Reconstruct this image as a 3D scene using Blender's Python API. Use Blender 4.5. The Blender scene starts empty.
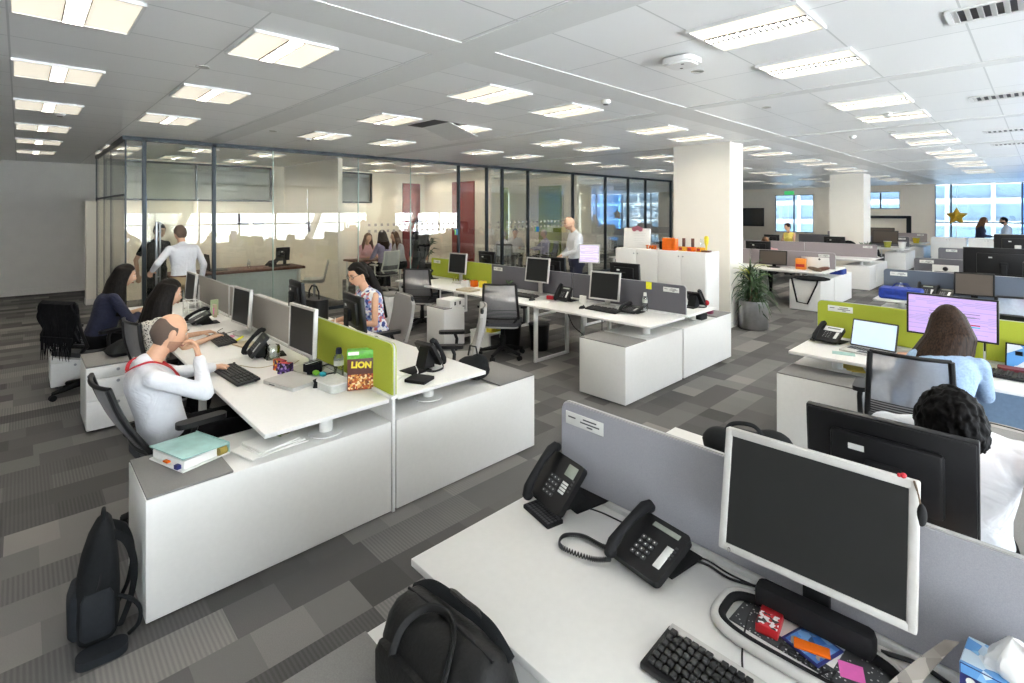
import bpy, bmesh, math, random
import numpy as np
from mathutils import Vector, Matrix
S = bpy.context.scene
COL = S.collection
R = math.radians
# ------------------------------------------------------------------ camera, world, light, exposure
cd = bpy.data.cameras.new('camera'); cam = bpy.data.objects.new('camera', cd); COL.objects.link(cam)
cam.location = (0, 0, 1.92); cam.rotation_euler = (R(90), 0, R(46.05 - 90))
cd.sensor_width = 36; cd.lens = 511 / 1024 * 36; cd.shift_y = -130.5 / 1024; cd.clip_start = .05; cd.clip_end = 300
S.camera = cam
w = bpy.data.worlds.new('sky'); S.world = w; w.use_nodes = True
nt = w.node_tree; bgn = nt.nodes['Background']
tc = nt.nodes.new('ShaderNodeTexCoord'); sp = nt.nodes.new('ShaderNodeSeparateXYZ'); rp = nt.nodes.new('ShaderNodeValToRGB')
nt.links.new(tc.outputs['Generated'], sp.inputs[0]); nt.links.new(sp.outputs['Z'], rp.inputs[0]); nt.links.new(rp.outputs[0], bgn.inputs[0])
ma = nt.nodes.new('ShaderNodeMath'); ma.operation = 'MULTIPLY_ADD'; ma.inputs[1].default_value = .5; ma.inputs[2].default_value = .5; nt.links.new(sp.outputs['Z'], ma.inputs[0]); nt.links.new(ma.outputs[0], rp.inputs[0])
for p_, c_ in ((0, (3.9, 4.1, 4.35, 1)), (.46, (3.1, 3.25, 3.4, 1)), (.495, (1.1, 1.12, 1.15, 1)), (.70, (.78, .90, 1.0, 1))):
    e_ = rp.color_ramp.elements[0] if p_ == 0 else rp.color_ramp.elements[1] if p_ == .70 else rp.color_ramp.elements.new(p_)
    e_.position = p_; e_.color = c_
bgn.inputs[1].default_value = 6.0
S.view_settings.view_transform = 'Standard'; S.view_settings.look = 'None'
S.view_settings.exposure = 0.98; S.view_settings.gamma = 1; S.view_settings.use_curve_mapping = False
LAMP = 58.0           # strength of the ceiling lamps' centre tubes
S.cycles.max_bounces = 9; S.cycles.diffuse_bounces = 5; S.cycles.glossy_bounces = 4; S.cycles.transmission_bounces = 8; S.cycles.transparent_max_bounces = 24
S.cycles.caustics_reflective = False; S.cycles.caustics_refractive = False; S.cycles.sample_clamp_indirect = 6
S.cycles.use_denoising = True; S.cycles.use_adaptive_sampling = True; S.cycles.adaptive_threshold = .015


# ------------------------------------------------------------------ materials
MATS = {}
def srgb(h):
    c = [int(h[i:i + 2], 16) / 255 for i in (0, 2, 4)]
    return tuple(x / 12.92 if x < .04045 else ((x + .055) / 1.055) ** 2.4 for x in c)
def mat(name, col, rough=.5, metal=0, var=.06, scale=40, bump=0, bscale=200, emit=0, spec=.5, alpha=1, sheen=0):
    if name in MATS: return MATS[name]
    if isinstance(col, str): col = srgb(col)
    m = bpy.data.materials.new(name); m.use_nodes = True; t = m.node_tree; b = t.nodes['Principled BSDF']
    b.inputs['Roughness'].default_value = rough; b.inputs['Metallic'].default_value = metal
    b.inputs['Specular IOR Level'].default_value = spec; b.inputs['Alpha'].default_value = alpha
    co = t.nodes.new('ShaderNodeTexCoord'); n = t.nodes.new('ShaderNodeTexNoise'); n.inputs['Scale'].default_value = scale; n.inputs['Detail'].default_value = 3
    t.links.new(co.outputs['Object'], n.inputs['Vector'])
    r = t.nodes.new('ShaderNodeValToRGB'); r.color_ramp.elements[0].position = .3; r.color_ramp.elements[1].position = .7
    r.color_ramp.elements[0].color = (*[max(0, x * (1 - var)) for x in col], 1); r.color_ramp.elements[1].color = (*[min(1, x * (1 + var)) for x in col], 1)
    t.links.new(n.outputs['Fac'], r.inputs[0]); t.links.new(r.outputs[0], b.inputs['Base Color'])
    if emit:
        t.links.new(r.outputs[0], b.inputs['Emission Color']); b.inputs['Emission Strength'].default_value = emit
    if bump:
        n2 = t.nodes.new('ShaderNodeTexNoise'); n2.inputs['Scale'].default_value = bscale; t.links.new(co.outputs['Object'], n2.inputs['Vector'])
        bp = t.nodes.new('ShaderNodeBump'); bp.inputs['Strength'].default_value = bump; bp.inputs['Distance'].default_value = .004
        t.links.new(n2.outputs['Fac'], bp.inputs['Height']); t.links.new(bp.outputs[0], b.inputs['Normal'])
    if sheen: b.inputs['Sheen Weight'].default_value = sheen
    MATS[name] = m; return m
def folds(m, scale=7, dist=.03, strength=.55):
    t = m.node_tree; b = t.nodes['Principled BSDF']; co = t.nodes.new('ShaderNodeTexCoord'); n = t.nodes.new('ShaderNodeTexNoise'); n.inputs['Scale'].default_value = scale; n.inputs['Detail'].default_value = 2.5; n.inputs['Distortion'].default_value = 1.6
    t.links.new(co.outputs['Object'], n.inputs['Vector']); bp = t.nodes.new('ShaderNodeBump'); bp.inputs['Strength'].default_value = strength; bp.inputs['Distance'].default_value = dist
    t.links.new(n.outputs['Fac'], bp.inputs['Height'])
    if b.inputs['Normal'].is_linked: t.links.new(b.inputs['Normal'].links[0].from_socket, bp.inputs['Normal'])
    t.links.new(bp.outputs[0], b.inputs['Normal'])
def glass_mat(name, tint, refl=.09, base=.035):
    m = bpy.data.materials.new(name); m.use_nodes = True; t = m.node_tree; t.nodes.remove(t.nodes['Principled BSDF'])
    out = t.nodes['Material Output']; tr = t.nodes.new('ShaderNodeBsdfTransparent'); gl = t.nodes.new('ShaderNodeBsdfGlossy'); mx = t.nodes.new('ShaderNodeMixShader')
    tr.inputs[0].default_value = (*tint, 1); gl.inputs['Roughness'].default_value = .005; gl.inputs[0].default_value = (1, 1, 1, 1)
    lw = t.nodes.new('ShaderNodeFresnel'); lw.inputs[0].default_value = 1.5
    mul = t.nodes.new('ShaderNodeMath'); mul.operation = 'MULTIPLY_ADD'; mul.inputs[1].default_value = .58 + refl; mul.inputs[2].default_value = base
    t.links.new(lw.outputs[0], mul.inputs[0]); t.links.new(mul.outputs[0], mx.inputs[0]); t.links.new(tr.outputs[0], mx.inputs[1]); t.links.new(gl.outputs[0], mx.inputs[2])
    t.links.new(mx.outputs[0], out.inputs[0]); MATS[name] = m; return m
def nodes_mat(name):
    m = bpy.data.materials.new(name); m.use_nodes = True; MATS[name] = m
    return m, m.node_tree, m.node_tree.nodes['Principled BSDF']
class NB:      # tiny node builder for maths on sockets
    def __init__(s, t): s.t = t
    def m(s, op, a, b=0.0, c=0.0):
        n = s.t.nodes.new('ShaderNodeMath'); n.operation = op
        for i, v in enumerate((a, b, c)):
            if isinstance(v, (int, float)): n.inputs[i].default_value = v
            else: s.t.links.new(v, n.inputs[i])
        return n.outputs[0]
    def rnd(s, a, b=0.0):
        n = s.t.nodes.new('ShaderNodeTexWhiteNoise'); n.noise_dimensions = '2D'; c = s.t.nodes.new('ShaderNodeCombineXYZ')
        for i, v in enumerate((a, b)):
            if isinstance(v, (int, float)): c.inputs[i].default_value = v
            else: s.t.links.new(v, c.inputs[i])
        s.t.links.new(c.outputs[0], n.inputs['Vector']); return n.outputs['Value']
    def xyz(s, kind='Object'):
        co = s.t.nodes.new('ShaderNodeTexCoord'); sp = s.t.nodes.new('ShaderNodeSeparateXYZ'); s.t.links.new(co.outputs[kind], sp.inputs[0]); return sp.outputs
    def ramp(s, v, stops, const=False):
        r = s.t.nodes.new('ShaderNodeValToRGB'); s.t.links.new(v, r.inputs[0]); cr = r.color_ramp
        if const: cr.interpolation = 'CONSTANT'
        while len(cr.elements) < len(stops): cr.elements.new(.5)
        for e, (p, c) in zip(cr.elements, stops): e.position = p; e.color = (*c, 1)
        return r.outputs[0]
def carpet_material():
    m, t, b = nodes_mat('carpet_planks'); k = NB(t); x, y, z = k.xyz()
    row = k.m('FLOOR', k.m('DIVIDE', y, .25)); off = k.rnd(row, 3.1)
    col = k.m('FLOOR', k.m('DIVIDE', k.m('ADD', x, k.m('MULTIPLY', off, .8)), .72))
    r1 = k.rnd(row, col); r2 = k.rnd(k.m('ADD', row, 37.3), col); r3 = k.rnd(row, k.m('ADD', col, 91.7))
    half = k.m('FLOOR', k.m('DIVIDE', k.m('ADD', x, k.m('MULTIPLY', off, .8)), .24)); r4 = k.rnd(half, k.m('MULTIPLY', row, 1.7))
    rib = k.m('MULTIPLY', k.m('GREATER_THAN', r2, .66), k.m('MULTIPLY', k.m('SINE', k.m('MULTIPLY', x, 6.2832 / .019)), .075))
    n = t.nodes.new('ShaderNodeTexNoise'); n.inputs['Scale'].default_value = 260; co = t.nodes.new('ShaderNodeTexCoord'); t.links.new(co.outputs['Object'], n.inputs['Vector'])
    v = k.m('ADD', k.m('ADD', k.m('MULTIPLY', r1, .62), k.m('MULTIPLY', r4, .22)), k.m('ADD', rib, k.m('MULTIPLY', k.m('SUBTRACT', n.outputs['Fac'], .5), .35)))
    c = k.ramp(v, [(0, srgb('484746')), (.35, srgb('5c5b5a')), (.62, srgb('716f6d')), (.85, srgb('898581')), (1, srgb('938f8a'))])
    t.links.new(c, b.inputs['Base Color']); b.inputs['Roughness'].default_value = .95; b.inputs['Specular IOR Level'].default_value = .1
    bp = t.nodes.new('ShaderNodeBump'); bp.inputs['Strength'].default_value = .35; bp.inputs['Distance'].default_value = .003
    t.links.new(k.m('ADD', rib, n.outputs['Fac']), bp.inputs['Height']); t.links.new(bp.outputs[0], b.inputs['Normal']); return m
def ceiling_material():
    m, t, b = nodes_mat('metal_ceiling_tiles'); k = NB(t); x, y, z = k.xyz()
    fy = k.m('FRACT', k.m('DIVIDE', k.m('ADD', y, 100 * .62 - 3.42), .62)); fx = k.m('FRACT', k.m('DIVIDE', k.m('ADD', x, 100 * 1.09 - 1.04), 1.09))
    ly = k.m('LESS_THAN', k.m('ABSOLUTE', k.m('SUBTRACT', fy, .5)), .491); lx = k.m('LESS_THAN', k.m('ABSOLUTE', k.m('SUBTRACT', fx, .5)), .495)
    seam = k.m('MULTIPLY', lx, ly)
    iy = k.m('FLOOR', k.m('DIVIDE', k.m('ADD', y, 100 * .62 - 3.42), .62)); ix = k.m('FLOOR', k.m('DIVIDE', k.m('ADD', x, 100 * 1.09 - 1.04), 1.09))
    tone = k.m('MULTIPLY', k.rnd(ix, iy), .12)
    c = k.ramp(k.m('ADD', k.m('MULTIPLY', seam, .85), tone), [(0, srgb('c9cbca')), (.85, srgb('eff0ef')), (1, srgb('f4f5f4'))])
    t.links.new(c, b.inputs['Base Color']); b.inputs['Roughness'].default_value = .32; b.inputs['Specular IOR Level'].default_value = .6; b.inputs['Anisotropic'].default_value = .5
    bp = t.nodes.new('ShaderNodeBump'); bp.inputs['Strength'].default_value = .25; bp.inputs['Distance'].default_value = .004
    t.links.new(seam, bp.inputs['Height']); t.links.new(bp.outputs[0], b.inputs['Normal']); return m
def stripe_material(name, c1, c2, axis, pitch, rough=.6):
    m, t, b = nodes_mat(name); k = NB(t); s = k.xyz()[axis]
    v = k.m('FRACT', k.m('DIVIDE', s, pitch)); t.links.new(k.ramp(v, [(0, srgb(c1)), (.55, srgb(c2))], True), b.inputs['Base Color']); b.inputs['Roughness'].default_value = rough; return m
def spots_material(name, c1, c2, scale, th=.42, rough=.8):
    m, t, b = nodes_mat(name); k = NB(t); v = t.nodes.new('ShaderNodeTexVoronoi'); v.inputs['Scale'].default_value = scale
    co = t.nodes.new('ShaderNodeTexCoord'); t.links.new(co.outputs['Object'], v.inputs['Vector'])
    t.links.new(k.ramp(v.outputs['Distance'], [(0, srgb(c1)), (th, srgb(c1)), (th + .06, srgb(c2))]), b.inputs['Base Color']); b.inputs['Roughness'].default_value = rough; return m
def patch_material(name, cols, scale, rough=.7, emit=0):
    m, t, b = nodes_mat(name); k = NB(t); v = t.nodes.new('ShaderNodeTexVoronoi'); v.inputs['Scale'].default_value = scale
    co = t.nodes.new('ShaderNodeTexCoord'); t.links.new(co.outputs['Object'], v.inputs['Vector'])
    sp = t.nodes.new('ShaderNodeSeparateColor'); t.links.new(v.outputs['Color'], sp.inputs[0]); n = len(cols)
    o = k.ramp(sp.outputs[0], [(i / n, srgb(c)) for i, c in enumerate(cols)], True); t.links.new(o, b.inputs['Base Color']); b.inputs['Roughness'].default_value = rough
    if emit: t.links.new(o, b.inputs['Emission Color']); b.inputs['Emission Strength'].default_value = emit
    return m
def mesh_fabric(name, col, pitch=.004, a=.72):
    m = mat(name, col, .8); t = m.node_tree; b = t.nodes['Principled BSDF']; b.inputs['Alpha'].default_value = a; return m
M = dict(
    white=mat('white_laminate', 'e6e5e2', .38, var=.015), whitem=mat('white_painted_metal', 'e6e6e4', .35, var=.02), mat=mat('grey_felt_cushion', '7d7b79', .95, var=.1, scale=300, bump=.3, bscale=500),
    greyscr=mat('grey_screen_fabric', '9a9aa0', .95, var=.08, scale=400, bump=.2, bscale=700), darkscr=mat('dark_grey_screen_fabric', '5d5c62', .95, var=.08, scale=400, bump=.2, bscale=700),
    bluescr=mat('slate_screen_fabric', '545c69', .95, var=.08, scale=400, bump=.2, bscale=700), lilacscr=mat('lilac_grey_screen_fabric', '938a8d', .95, var=.08, scale=400),
    warmscr=mat('warm_grey_screen_fabric', '96918b', .95, var=.08, scale=400), green=mat('lime_green_screen_fabric', 'a3ad34', .9, var=.06, scale=300), trimgrey=mat('silver_trim', 'b9b9b9', .4, .3, var=.03),
    black=mat('black_plastic', '0e0e10', .42, var=.1, spec=.35), blackm=mat('matt_black_plastic', '131315', .7, var=.12, spec=.25), blackg=mat('glossy_black_screen', '0a0b0c', .12, var=.02), darkgrey=mat('dark_grey_plastic', '3a3a3d', .55, var=.08),
    silver=mat('silver_plastic', 'c3c1bd', .4, .15, var=.03), alu=mat('brushed_aluminium', 'b8b8ba', .3, 1, var=.08, scale=12), chrome=mat('chrome', 'd0d0d0', .15, 1), keys=mat('black_keycaps', '1c1c1d', .5, var=.1),
    keyleg=mat('pale_key_buttons', 'd9d9d6', .5), lcd=mat('grey_phone_display', '8d9289', .25), paper=mat('white_paper', 'eeede9', .9, var=.02), label=mat('paper_label', 'dcdcd8', .8, var=.03), ink=mat('label_ink', '555558', .9),
    cream=mat('cream_painted_wall', 'efe6d6', .85, var=.012, scale=6, bump=.05), greywall=mat('pale_grey_wall', 'dedbd6', .85, var=.02, scale=5, bump=.05), colwhite=mat('white_painted_plaster', 'eae5da', .7, var=.01, scale=4),
    frame=mat('dark_metal_frame', '2b3135', .4, .5), steel=mat('satin_steel', 'a9abad', .28, 1), skirting=mat('white_skirting', 'dedbd5', .5), beam=mat('white_ceiling_band', 'dfe0de', .45, var=.01),
    red=mat('brick_red_panel', '7c2520', .85), gpanel=mat('olive_green_panel', '7d8f1e', .85), wood=mat('dark_walnut', '5a3324', .5, var=.25, scale=12), coil=mat('black_rubber', '161618', .6),
    plastclear=None, skin=mat('light_tan_skin', 'c79a7d', .55, var=.05, scale=18), skin2=mat('brown_skin', 'a87a5e', .55, var=.05, scale=18), skinfar=mat('fair_skin', 'cfa78c', .6, var=.05),
    hairblack=mat('black_hair', '17120f', .45, var=.4, scale=120, bump=.5, bscale=160), hairbrown=mat('dark_brown_hair', '2a1d15', .5, var=.45, scale=110, bump=.5, bscale=150), hairshort=mat('cropped_dark_hair', '5b4c43', .85, var=.2, scale=300),
    hairgrey=mat('greying_brown_hair', '5d4c3f', .7, var=.3, scale=150, bump=.4), stubble=mat('shadow_stubble', '9d7862', .9, var=.15, scale=300), beard=mat('dark_stubble', '4a3b33', .9, var=.3, scale=300), shirt=mat('white_shirt_cotton', 'd9dbe0', .85, var=.02, bump=.25, bscale=18),
    cuff=mat('pale_blue_stripe_shirt', 'd5dbe8', .85, var=.03, bump=.25, bscale=18), navy=mat('navy_cloth', '1c2036', .9, var=.15, bump=.2, bscale=25), blackcloth=mat('black_cloth', '101013', .9, var=.2, spec=.15, bump=.3, bscale=30),
    khaki=mat('khaki_cotton', 'a3906e', .9, var=.06, bump=.2, bscale=25), denim=mat('pale_denim', '8fa6c2', .9, var=.12, scale=80, bump=.3, bscale=25), lilac=mat('lilac_cotton', 'a79fc0', .9, bump=.2, bscale=25),
    yellowt=mat('yellow_cotton', 'e2cf6a', .9, bump=.2, bscale=25), pink=mat('pink_cotton', 'd3a0a4', .9, bump=.2), redc=mat('red_ribbon', 'b01524', .6), leather=mat('black_leather', '151515', .5, var=.2, spec=.3, scale=30, bump=.35, bscale=90),
    nylon=mat('black_nylon', '151719', .8, var=.15, spec=.2, bump=.3, bscale=220), nylonlight=mat('charcoal_nylon_panel', '23262a', .8, spec=.2, var=.1, bump=.3, bscale=220), chairmesh=mesh_fabric('grey_chair_mesh', '8f8e91', a=.62), chairgrey=mat('grey_chair_fabric', 'a19e9a', .95, var=.06, scale=300, bump=.2, bscale=500),
    chairblue=mesh_fabric('blue_grey_chair_mesh', '8792a3', a=.8), chairpad=mat('dark_chair_cushion', '3c3c40', .95, var=.1), shell=mat('white_chair_shell', 'dcdcd2', .5), shellmesh=mesh_fabric('white_chair_mesh', 'c9cac6', a=.9),
    leaf=mat('dark_green_leaf', '35502c', .5, var=.35, scale=30), leafy=mat('yellow_green_leaf', 'a3a53a', .5, var=.2), bark=mat('grey_brown_bark', '5d4d3c', .9, var=.3, bump=.5), soil=mat('dark_potting_soil', '2b211a', .95),
    orange=mat('orange_acrylic', 'e06a1c', .25), orangep=mat('orange_plastic_parcel', 'e58a2a', .6), amber=mat('amber_acrylic', 'e4a437', .25), yellow=mat('yellow_card', 'e6cf3a', .7), ynote=mat('yellow_sticky_note', 'e4e02c', .8), pnote=mat('pink_sticky_note', 'e59ab8', .8), hotpink=mat('magenta_sticky_note', 'e068b6', .8),
    cyan=mat('cyan_rubber', '2fb3c9', .6), lime=mat('lime_rubber', '8bcf3a', .6), blue=mat('blue_fabric_bag', '0e2f86', .7, var=.2, scale=20, bump=.3, bscale=40), teal=mat('teal_file_cover', '93b9b5', .35, var=.15, scale=14), beige=mat('beige_plastic', 'bcae92', .45, var=.03),
    tissueblue=mat('deep_blue_carton', '1d2466', .4), tissue=mat('white_tissue', 'f2f2f2', .9, var=.01), lightblue=patch_material('blue_sky_carton_print', ['7fb1dc', 'cfe2f2', '5b95cf', 'e6eef6'], 22, .4), redbox=mat('red_carton', 'a8161e', .4), gold=mat('gold_foil', 'e0b030', .3, .45),
    dots=spots_material('polka_dot_card', 'c9c9c7', '3f4143', 90, .22), screenoff=mat('dark_matt_screen', '151616', .38, var=.04), scrbrown=mat('brown_grey_screen', '4a4139', .5, var=.03), cardboard=mat('brown_cardboard', 'a87b4f', .9),
)
for k_ in ('shirt', 'cuff', 'navy', 'blackcloth', 'khaki', 'denim', 'lilac', 'yellowt', 'pink'): folds(M[k_])
M['carpet'] = carpet_material(); M['ceiling'] = ceiling_material()
M['glass'] = glass_mat('partition_glass', (.95, .96, .935), 0, .012); M['winglass'] = glass_mat('window_glass', (.34, .385, .42), 0, .02); M['shadeglass'] = glass_mat('blue_shade_glass', (.22, .36, .52), .1, .02); M['clear'] = glass_mat('clear_plastic', (.93, .95, .95), .3, .04)
M['frost'] = mat('frosted_plastic', 'dfe2dc', .35, alpha=.75)
M['lamp'] = mat('lamp_diffuser', (1, .92, .76), .6, var=0, emit=.36); M['lampdim'] = mat('lamp_centre_tube', (1, .93, .80), .5, var=0, emit=LAMP)
M['lampfill'] = mat('office_fill_glow', (1, .92, .78), .5, var=0, emit=75); M['louvre'] = stripe_material('lamp_louvre', '7d7a72', 'f0ece2', 1, .035)
M['ribs'] = stripe_material('chair_lumbar_slats', '1b1b1d', '8d8c8e', 2, .018)
# ------------------------------------------------------------------ geometry helpers
class MB:
    def __init__(s): s.bm = bmesh.new(); s.mi = 0
    def _mark(s, n0):
        s.bm.faces.ensure_lookup_table()
        for f in s.bm.faces[n0:]: f.material_index = s.mi
    def box(s, c, d, bev=0, mx=None, seg=2):
        n0 = len(s.bm.faces); m = Matrix.Translation(c) @ Matrix.Diagonal((*d, 1))
        r = bmesh.ops.create_cube(s.bm, size=1, matrix=m); vs = r['verts']
        if bev:
            es = list({e for v in vs for e in v.link_edges}); q = bmesh.ops.bevel(s.bm, geom=es, offset=bev, segments=seg, affect='EDGES', profile=.5, clamp_overlap=True)
            vs = list({v for f in q['faces'] for v in f.verts} | {v for v in vs if v.is_valid})
        if mx is not None: bmesh.ops.transform(s.bm, matrix=mx, verts=[v for v in vs if v.is_valid])
        s._mark(n0); return s
    def prism(s, pts, z0, z1, mx=None):      # polygon in xy extruded in z
        n0 = len(s.bm.faces); a = [s.bm.verts.new((x, y, z0)) for x, y in pts]; b = [s.bm.verts.new((x, y, z1)) for x, y in pts]; n = len(pts)
        s.bm.faces.new(a[::-1]); s.bm.faces.new(b)
        for i in range(n): s.bm.faces.new((a[i], a[(i + 1) % n], b[(i + 1) % n], b[i]))
        if mx is not None: bmesh.ops.transform(s.bm, matrix=mx, verts=a + b)
        s._mark(n0); return s
    def rrect(s, cx, cy, w, h, r, z0, z1, mx=None, n=5):   # rounded-corner slab
        pts = []
        for k, (sx, sy) in enumerate(((1, 1), (-1, 1), (-1, -1), (1, -1))):
            for i in range(n + 1):
                a = math.pi / 2 * (k + i / n); pts.append((cx + sx * (w / 2 - r) + r * math.cos(a), cy + sy * (h / 2 - r) + r * math.sin(a)))
        return s.prism(pts, z0, z1, mx)
    def ring(s, rings, closed=False, cap=True):
        n0 = len(s.bm.faces); L = [[s.bm.verts.new(p) for p in r] for r in rings]; n = len(L[0])
        for i in range(len(L) - (0 if closed else 1)):
            A, B = L[i], L[(i + 1) % len(L)]
            for j in range(n): s.bm.faces.new((A[j], A[(j + 1) % n], B[(j + 1) % n], B[j]))
        if cap and not closed: s.bm.faces.new(L[0][::-1]); s.bm.faces.new(L[-1])
        s._mark(n0); return s
    def cyl(s, p0, p1, r0, r1=None, n=16):
        r1 = r0 if r1 is None else r1; p0, p1 = Vector(p0), Vector(p1); d = (p1 - p0).normalized(); a = d.orthogonal().normalized(); b = d.cross(a)
        f = lambda p, r: [p + (a * math.cos(2 * math.pi * i / n) + b * math.sin(2 * math.pi * i / n)) * r for i in range(n)]
        return s.ring([f(p0, r0), f(p1, r1)])
    def lathe(s, prof, n=24, c=(0, 0, 0)):
        c = Vector(c); return s.ring([[c + Vector((max(r, .0004) * math.cos(2 * math.pi * i / n), max(r, .0004) * math.sin(2 * math.pi * i / n), z)) for i in range(n)] for r, z in prof])
    def tube(s, pts, r, n=8, closed=False, flat=None):
        P = [Vector(p) for p in pts]; R_ = []; up = None
        for i, p in enumerate(P):
            a = P[i - 1] if (i or closed) else p; b = P[(i + 1) % len(P)] if (i < len(P) - 1 or closed) else p
            d = (b - a).normalized(); rr = r[i] if isinstance(r, (list, tuple)) else r
            u = d.orthogonal().normalized() if up is None else (up - d * up.dot(d)).normalized()
            up = u; v = d.cross(u); k = flat if flat else 1
            R_.append([p + (u * math.cos(2 * math.pi * j / n) * rr + v * math.sin(2 * math.pi * j / n) * rr * k) for j in range(n)])
        return s.ring(R_, closed)
    def sph(s, c, r, mx=None, nu=16, nv=10):
        if isinstance(r, (int, float)): r = (r, r, r)
        n0 = len(s.bm.faces); m = Matrix.Translation(c) @ (mx if mx is not None else Matrix.Identity(4)) @ Matrix.Diagonal((*r, 1))
        bmesh.ops.create_uvsphere(s.bm, u_segments=nu, v_segments=nv, radius=1, matrix=m); s._mark(n0); return s
    def rc(s, p0, p1, r0, r1, n=14):          # round-ended tapering limb
        return s.sph(p0, r0, nu=n, nv=8).cyl(p0, p1, r0, r1, n).sph(p1, r1, nu=n, nv=8)
    def grid(s, f, nu, nv):                   # sheet from f(u,v)
        n0 = len(s.bm.faces); V = [[s.bm.verts.new(f(i / nu, j / nv)) for j in range(nv + 1)] for i in range(nu + 1)]
        for i in range(nu):
            for j in range(nv): s.bm.faces.new((V[i][j], V[i + 1][j], V[i + 1][j + 1], V[i][j + 1]))
        s._mark(n0); return s
    def mesh(s, name, mats, smooth=True, angle=38):
        bmesh.ops.recalc_face_normals(s.bm, faces=s.bm.faces[:])
        me = bpy.data.meshes.new(name); s.bm.to_mesh(me); s.bm.free()
        for m in (mats if isinstance(mats, (list, tuple)) else [mats]): me.materials.append(M[m] if isinstance(m, str) else m)
        if smooth:
            me.polygons.foreach_set('use_smooth', [True] * len(me.polygons)); me.set_sharp_from_angle(angle=R(angle))
        return me
    def build(s, name, mats, parent=None, smooth=True, angle=38, loc=None, rz=0):
        o = bpy.data.objects.new(name, s.mesh(name, mats, smooth, angle)); COL.objects.link(o); o.parent = parent
        if loc is not None: o.location = loc; o.rotation_euler[2] = R(rz)
        return o
def smooth_path(pts, n=40):
    P = [Vector(p) for p in pts]; out = []
    for i in range(n):
        u = i / (n - 1) * (len(P) - 1); a = min(int(u), len(P) - 2); f = u - a; p0, p1, p2, p3 = P[max(a - 1, 0)], P[a], P[a + 1], P[min(a + 2, len(P) - 1)]
        out.append(.5 * ((2 * p1) + (p2 - p0) * f + (2 * p0 - 5 * p1 + 4 * p2 - p3) * f * f + (3 * p1 - p0 - 3 * p2 + p3) * f ** 3))
    return out
def T(x=0, y=0, z=0): return Matrix.Translation((x, y, z))
def RX(a): return Matrix.Rotation(R(a), 4, 'X')
def RY(a): return Matrix.Rotation(R(a), 4, 'Y')
def RZ(a): return Matrix.Rotation(R(a), 4, 'Z')
def tag(o, label, cat, group=None, kind=None):
    o['label'] = label; o['category'] = cat
    if group: o['group'] = group
    if kind: o['kind'] = kind
    return o
def thing(name, label, cat, loc=(0, 0, 0), rz=0, group=None):
    o = bpy.data.objects.new(name, None); COL.objects.link(o); o.empty_display_size = .1; o.location = loc; o.rotation_euler[2] = R(rz)
    return tag(o, label, cat, group)
def single(name, mb, mats, label, cat, loc=(0, 0, 0), rz=0, group=None, smooth=True):
    return tag(mb.build(name, mats, None, smooth, loc=loc, rz=rz), label, cat, group)
def struct(name, mb, mats, smooth=False, label=None):
    o = mb.build(name, mats, None, smooth); o['kind'] = 'structure'
    if label: o['label'] = label
    return o
def dup(root, label, loc, rz=0, group=None):
    kids = [c for c in bpy.data.objects if c.parent == root]
    r = root.copy(); COL.objects.link(r); r.location = loc; r.rotation_euler[2] = R(rz); r['label'] = label
    if group: r['group'] = group
    for c in kids:
        d = c.copy(); COL.objects.link(d); d.parent = r
        for g in [q for q in bpy.data.objects if q.parent == c]:
            e = g.copy(); COL.objects.link(e); e.parent = d
    return r
def text_part(name, s, size, m, parent, mx, ext=.0006, bold=0.0, align='CENTER'):
    cu = bpy.data.curves.new('writing', 'FONT'); cu.body = s; cu.size = size; cu.extrude = ext; cu.align_x = align; cu.align_y = 'CENTER'; cu.offset = bold; cu.resolution_u = 3
    o = bpy.data.objects.new('writing', cu); COL.objects.link(o); bpy.context.view_layer.update()
    me = bpy.data.meshes.new_from_object(o.evaluated_get(bpy.context.evaluated_depsgraph_get())); bpy.data.objects.remove(o)
    me.transform(mx); me.materials.clear(); me.materials.append(M[m]); q = bpy.data.objects.new(name, me); COL.objects.link(q); q.parent = parent; return q
def remesh(mb, voxel, smooth=3, fac=.5, name='m'):
    me = mb.mesh(name, 'skin'); me.materials.clear(); o = bpy.data.objects.new('t', me); COL.objects.link(o)
    r = o.modifiers.new('r', 'REMESH'); r.mode = 'VOXEL'; r.voxel_size = voxel; r.use_smooth_shade = True
    if smooth: q = o.modifiers.new('s', 'SMOOTH'); q.iterations = smooth; q.factor = fac
    bpy.context.view_layer.update()
    out = bpy.data.meshes.new_from_object(o.evaluated_get(bpy.context.evaluated_depsgraph_get())); bpy.data.objects.remove(o); bpy.data.meshes.remove(me)
    out.polygons.foreach_set('use_smooth', [True] * len(out.polygons)); return out
def link_mesh(name, me, m, parent=None):
    me.materials.append(M[m] if isinstance(m, str) else m); o = bpy.data.objects.new(name, me); COL.objects.link(o); o.parent = parent; return o
# ------------------------------------------------------------------ the room shell
CH = 3.06; X0, X1, Y0, Y1 = -4.0, 27.9, -4.6, 16.1; GY = 9.65
struct('floor', MB().box(((X0 + X1) / 2, (Y0 + Y1) / 2, -.05), (X1 - X0, Y1 - Y0, .1)), 'carpet')
c = MB(); c.box(((X0 + X1) / 2, (Y0 + Y1) / 2, CH + .06), (X1 - X0, Y1 - Y0, .12)); struct('ceiling', c, 'ceiling')
b = MB(); Z = CH - .006
for y in (-3.6, 2.89): b.box(((X0 + X1) / 2, y, Z + .004), (X1 - X0, .34, .006))
struct('trim_1', b, 'beam')
b = MB()
for x, ww in ((-.85, .3), (2.3, .30), (5.38, .17), (8.52, .17), (11.62, .17), (14.8, .17), (17.9, .17), (21.0, .17), (24.1, .17)): b.box((x, (Y0 + GY) / 2, Z + .003), (ww, GY - Y0, .006))
struct('trim_2', b, 'beam')
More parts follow.
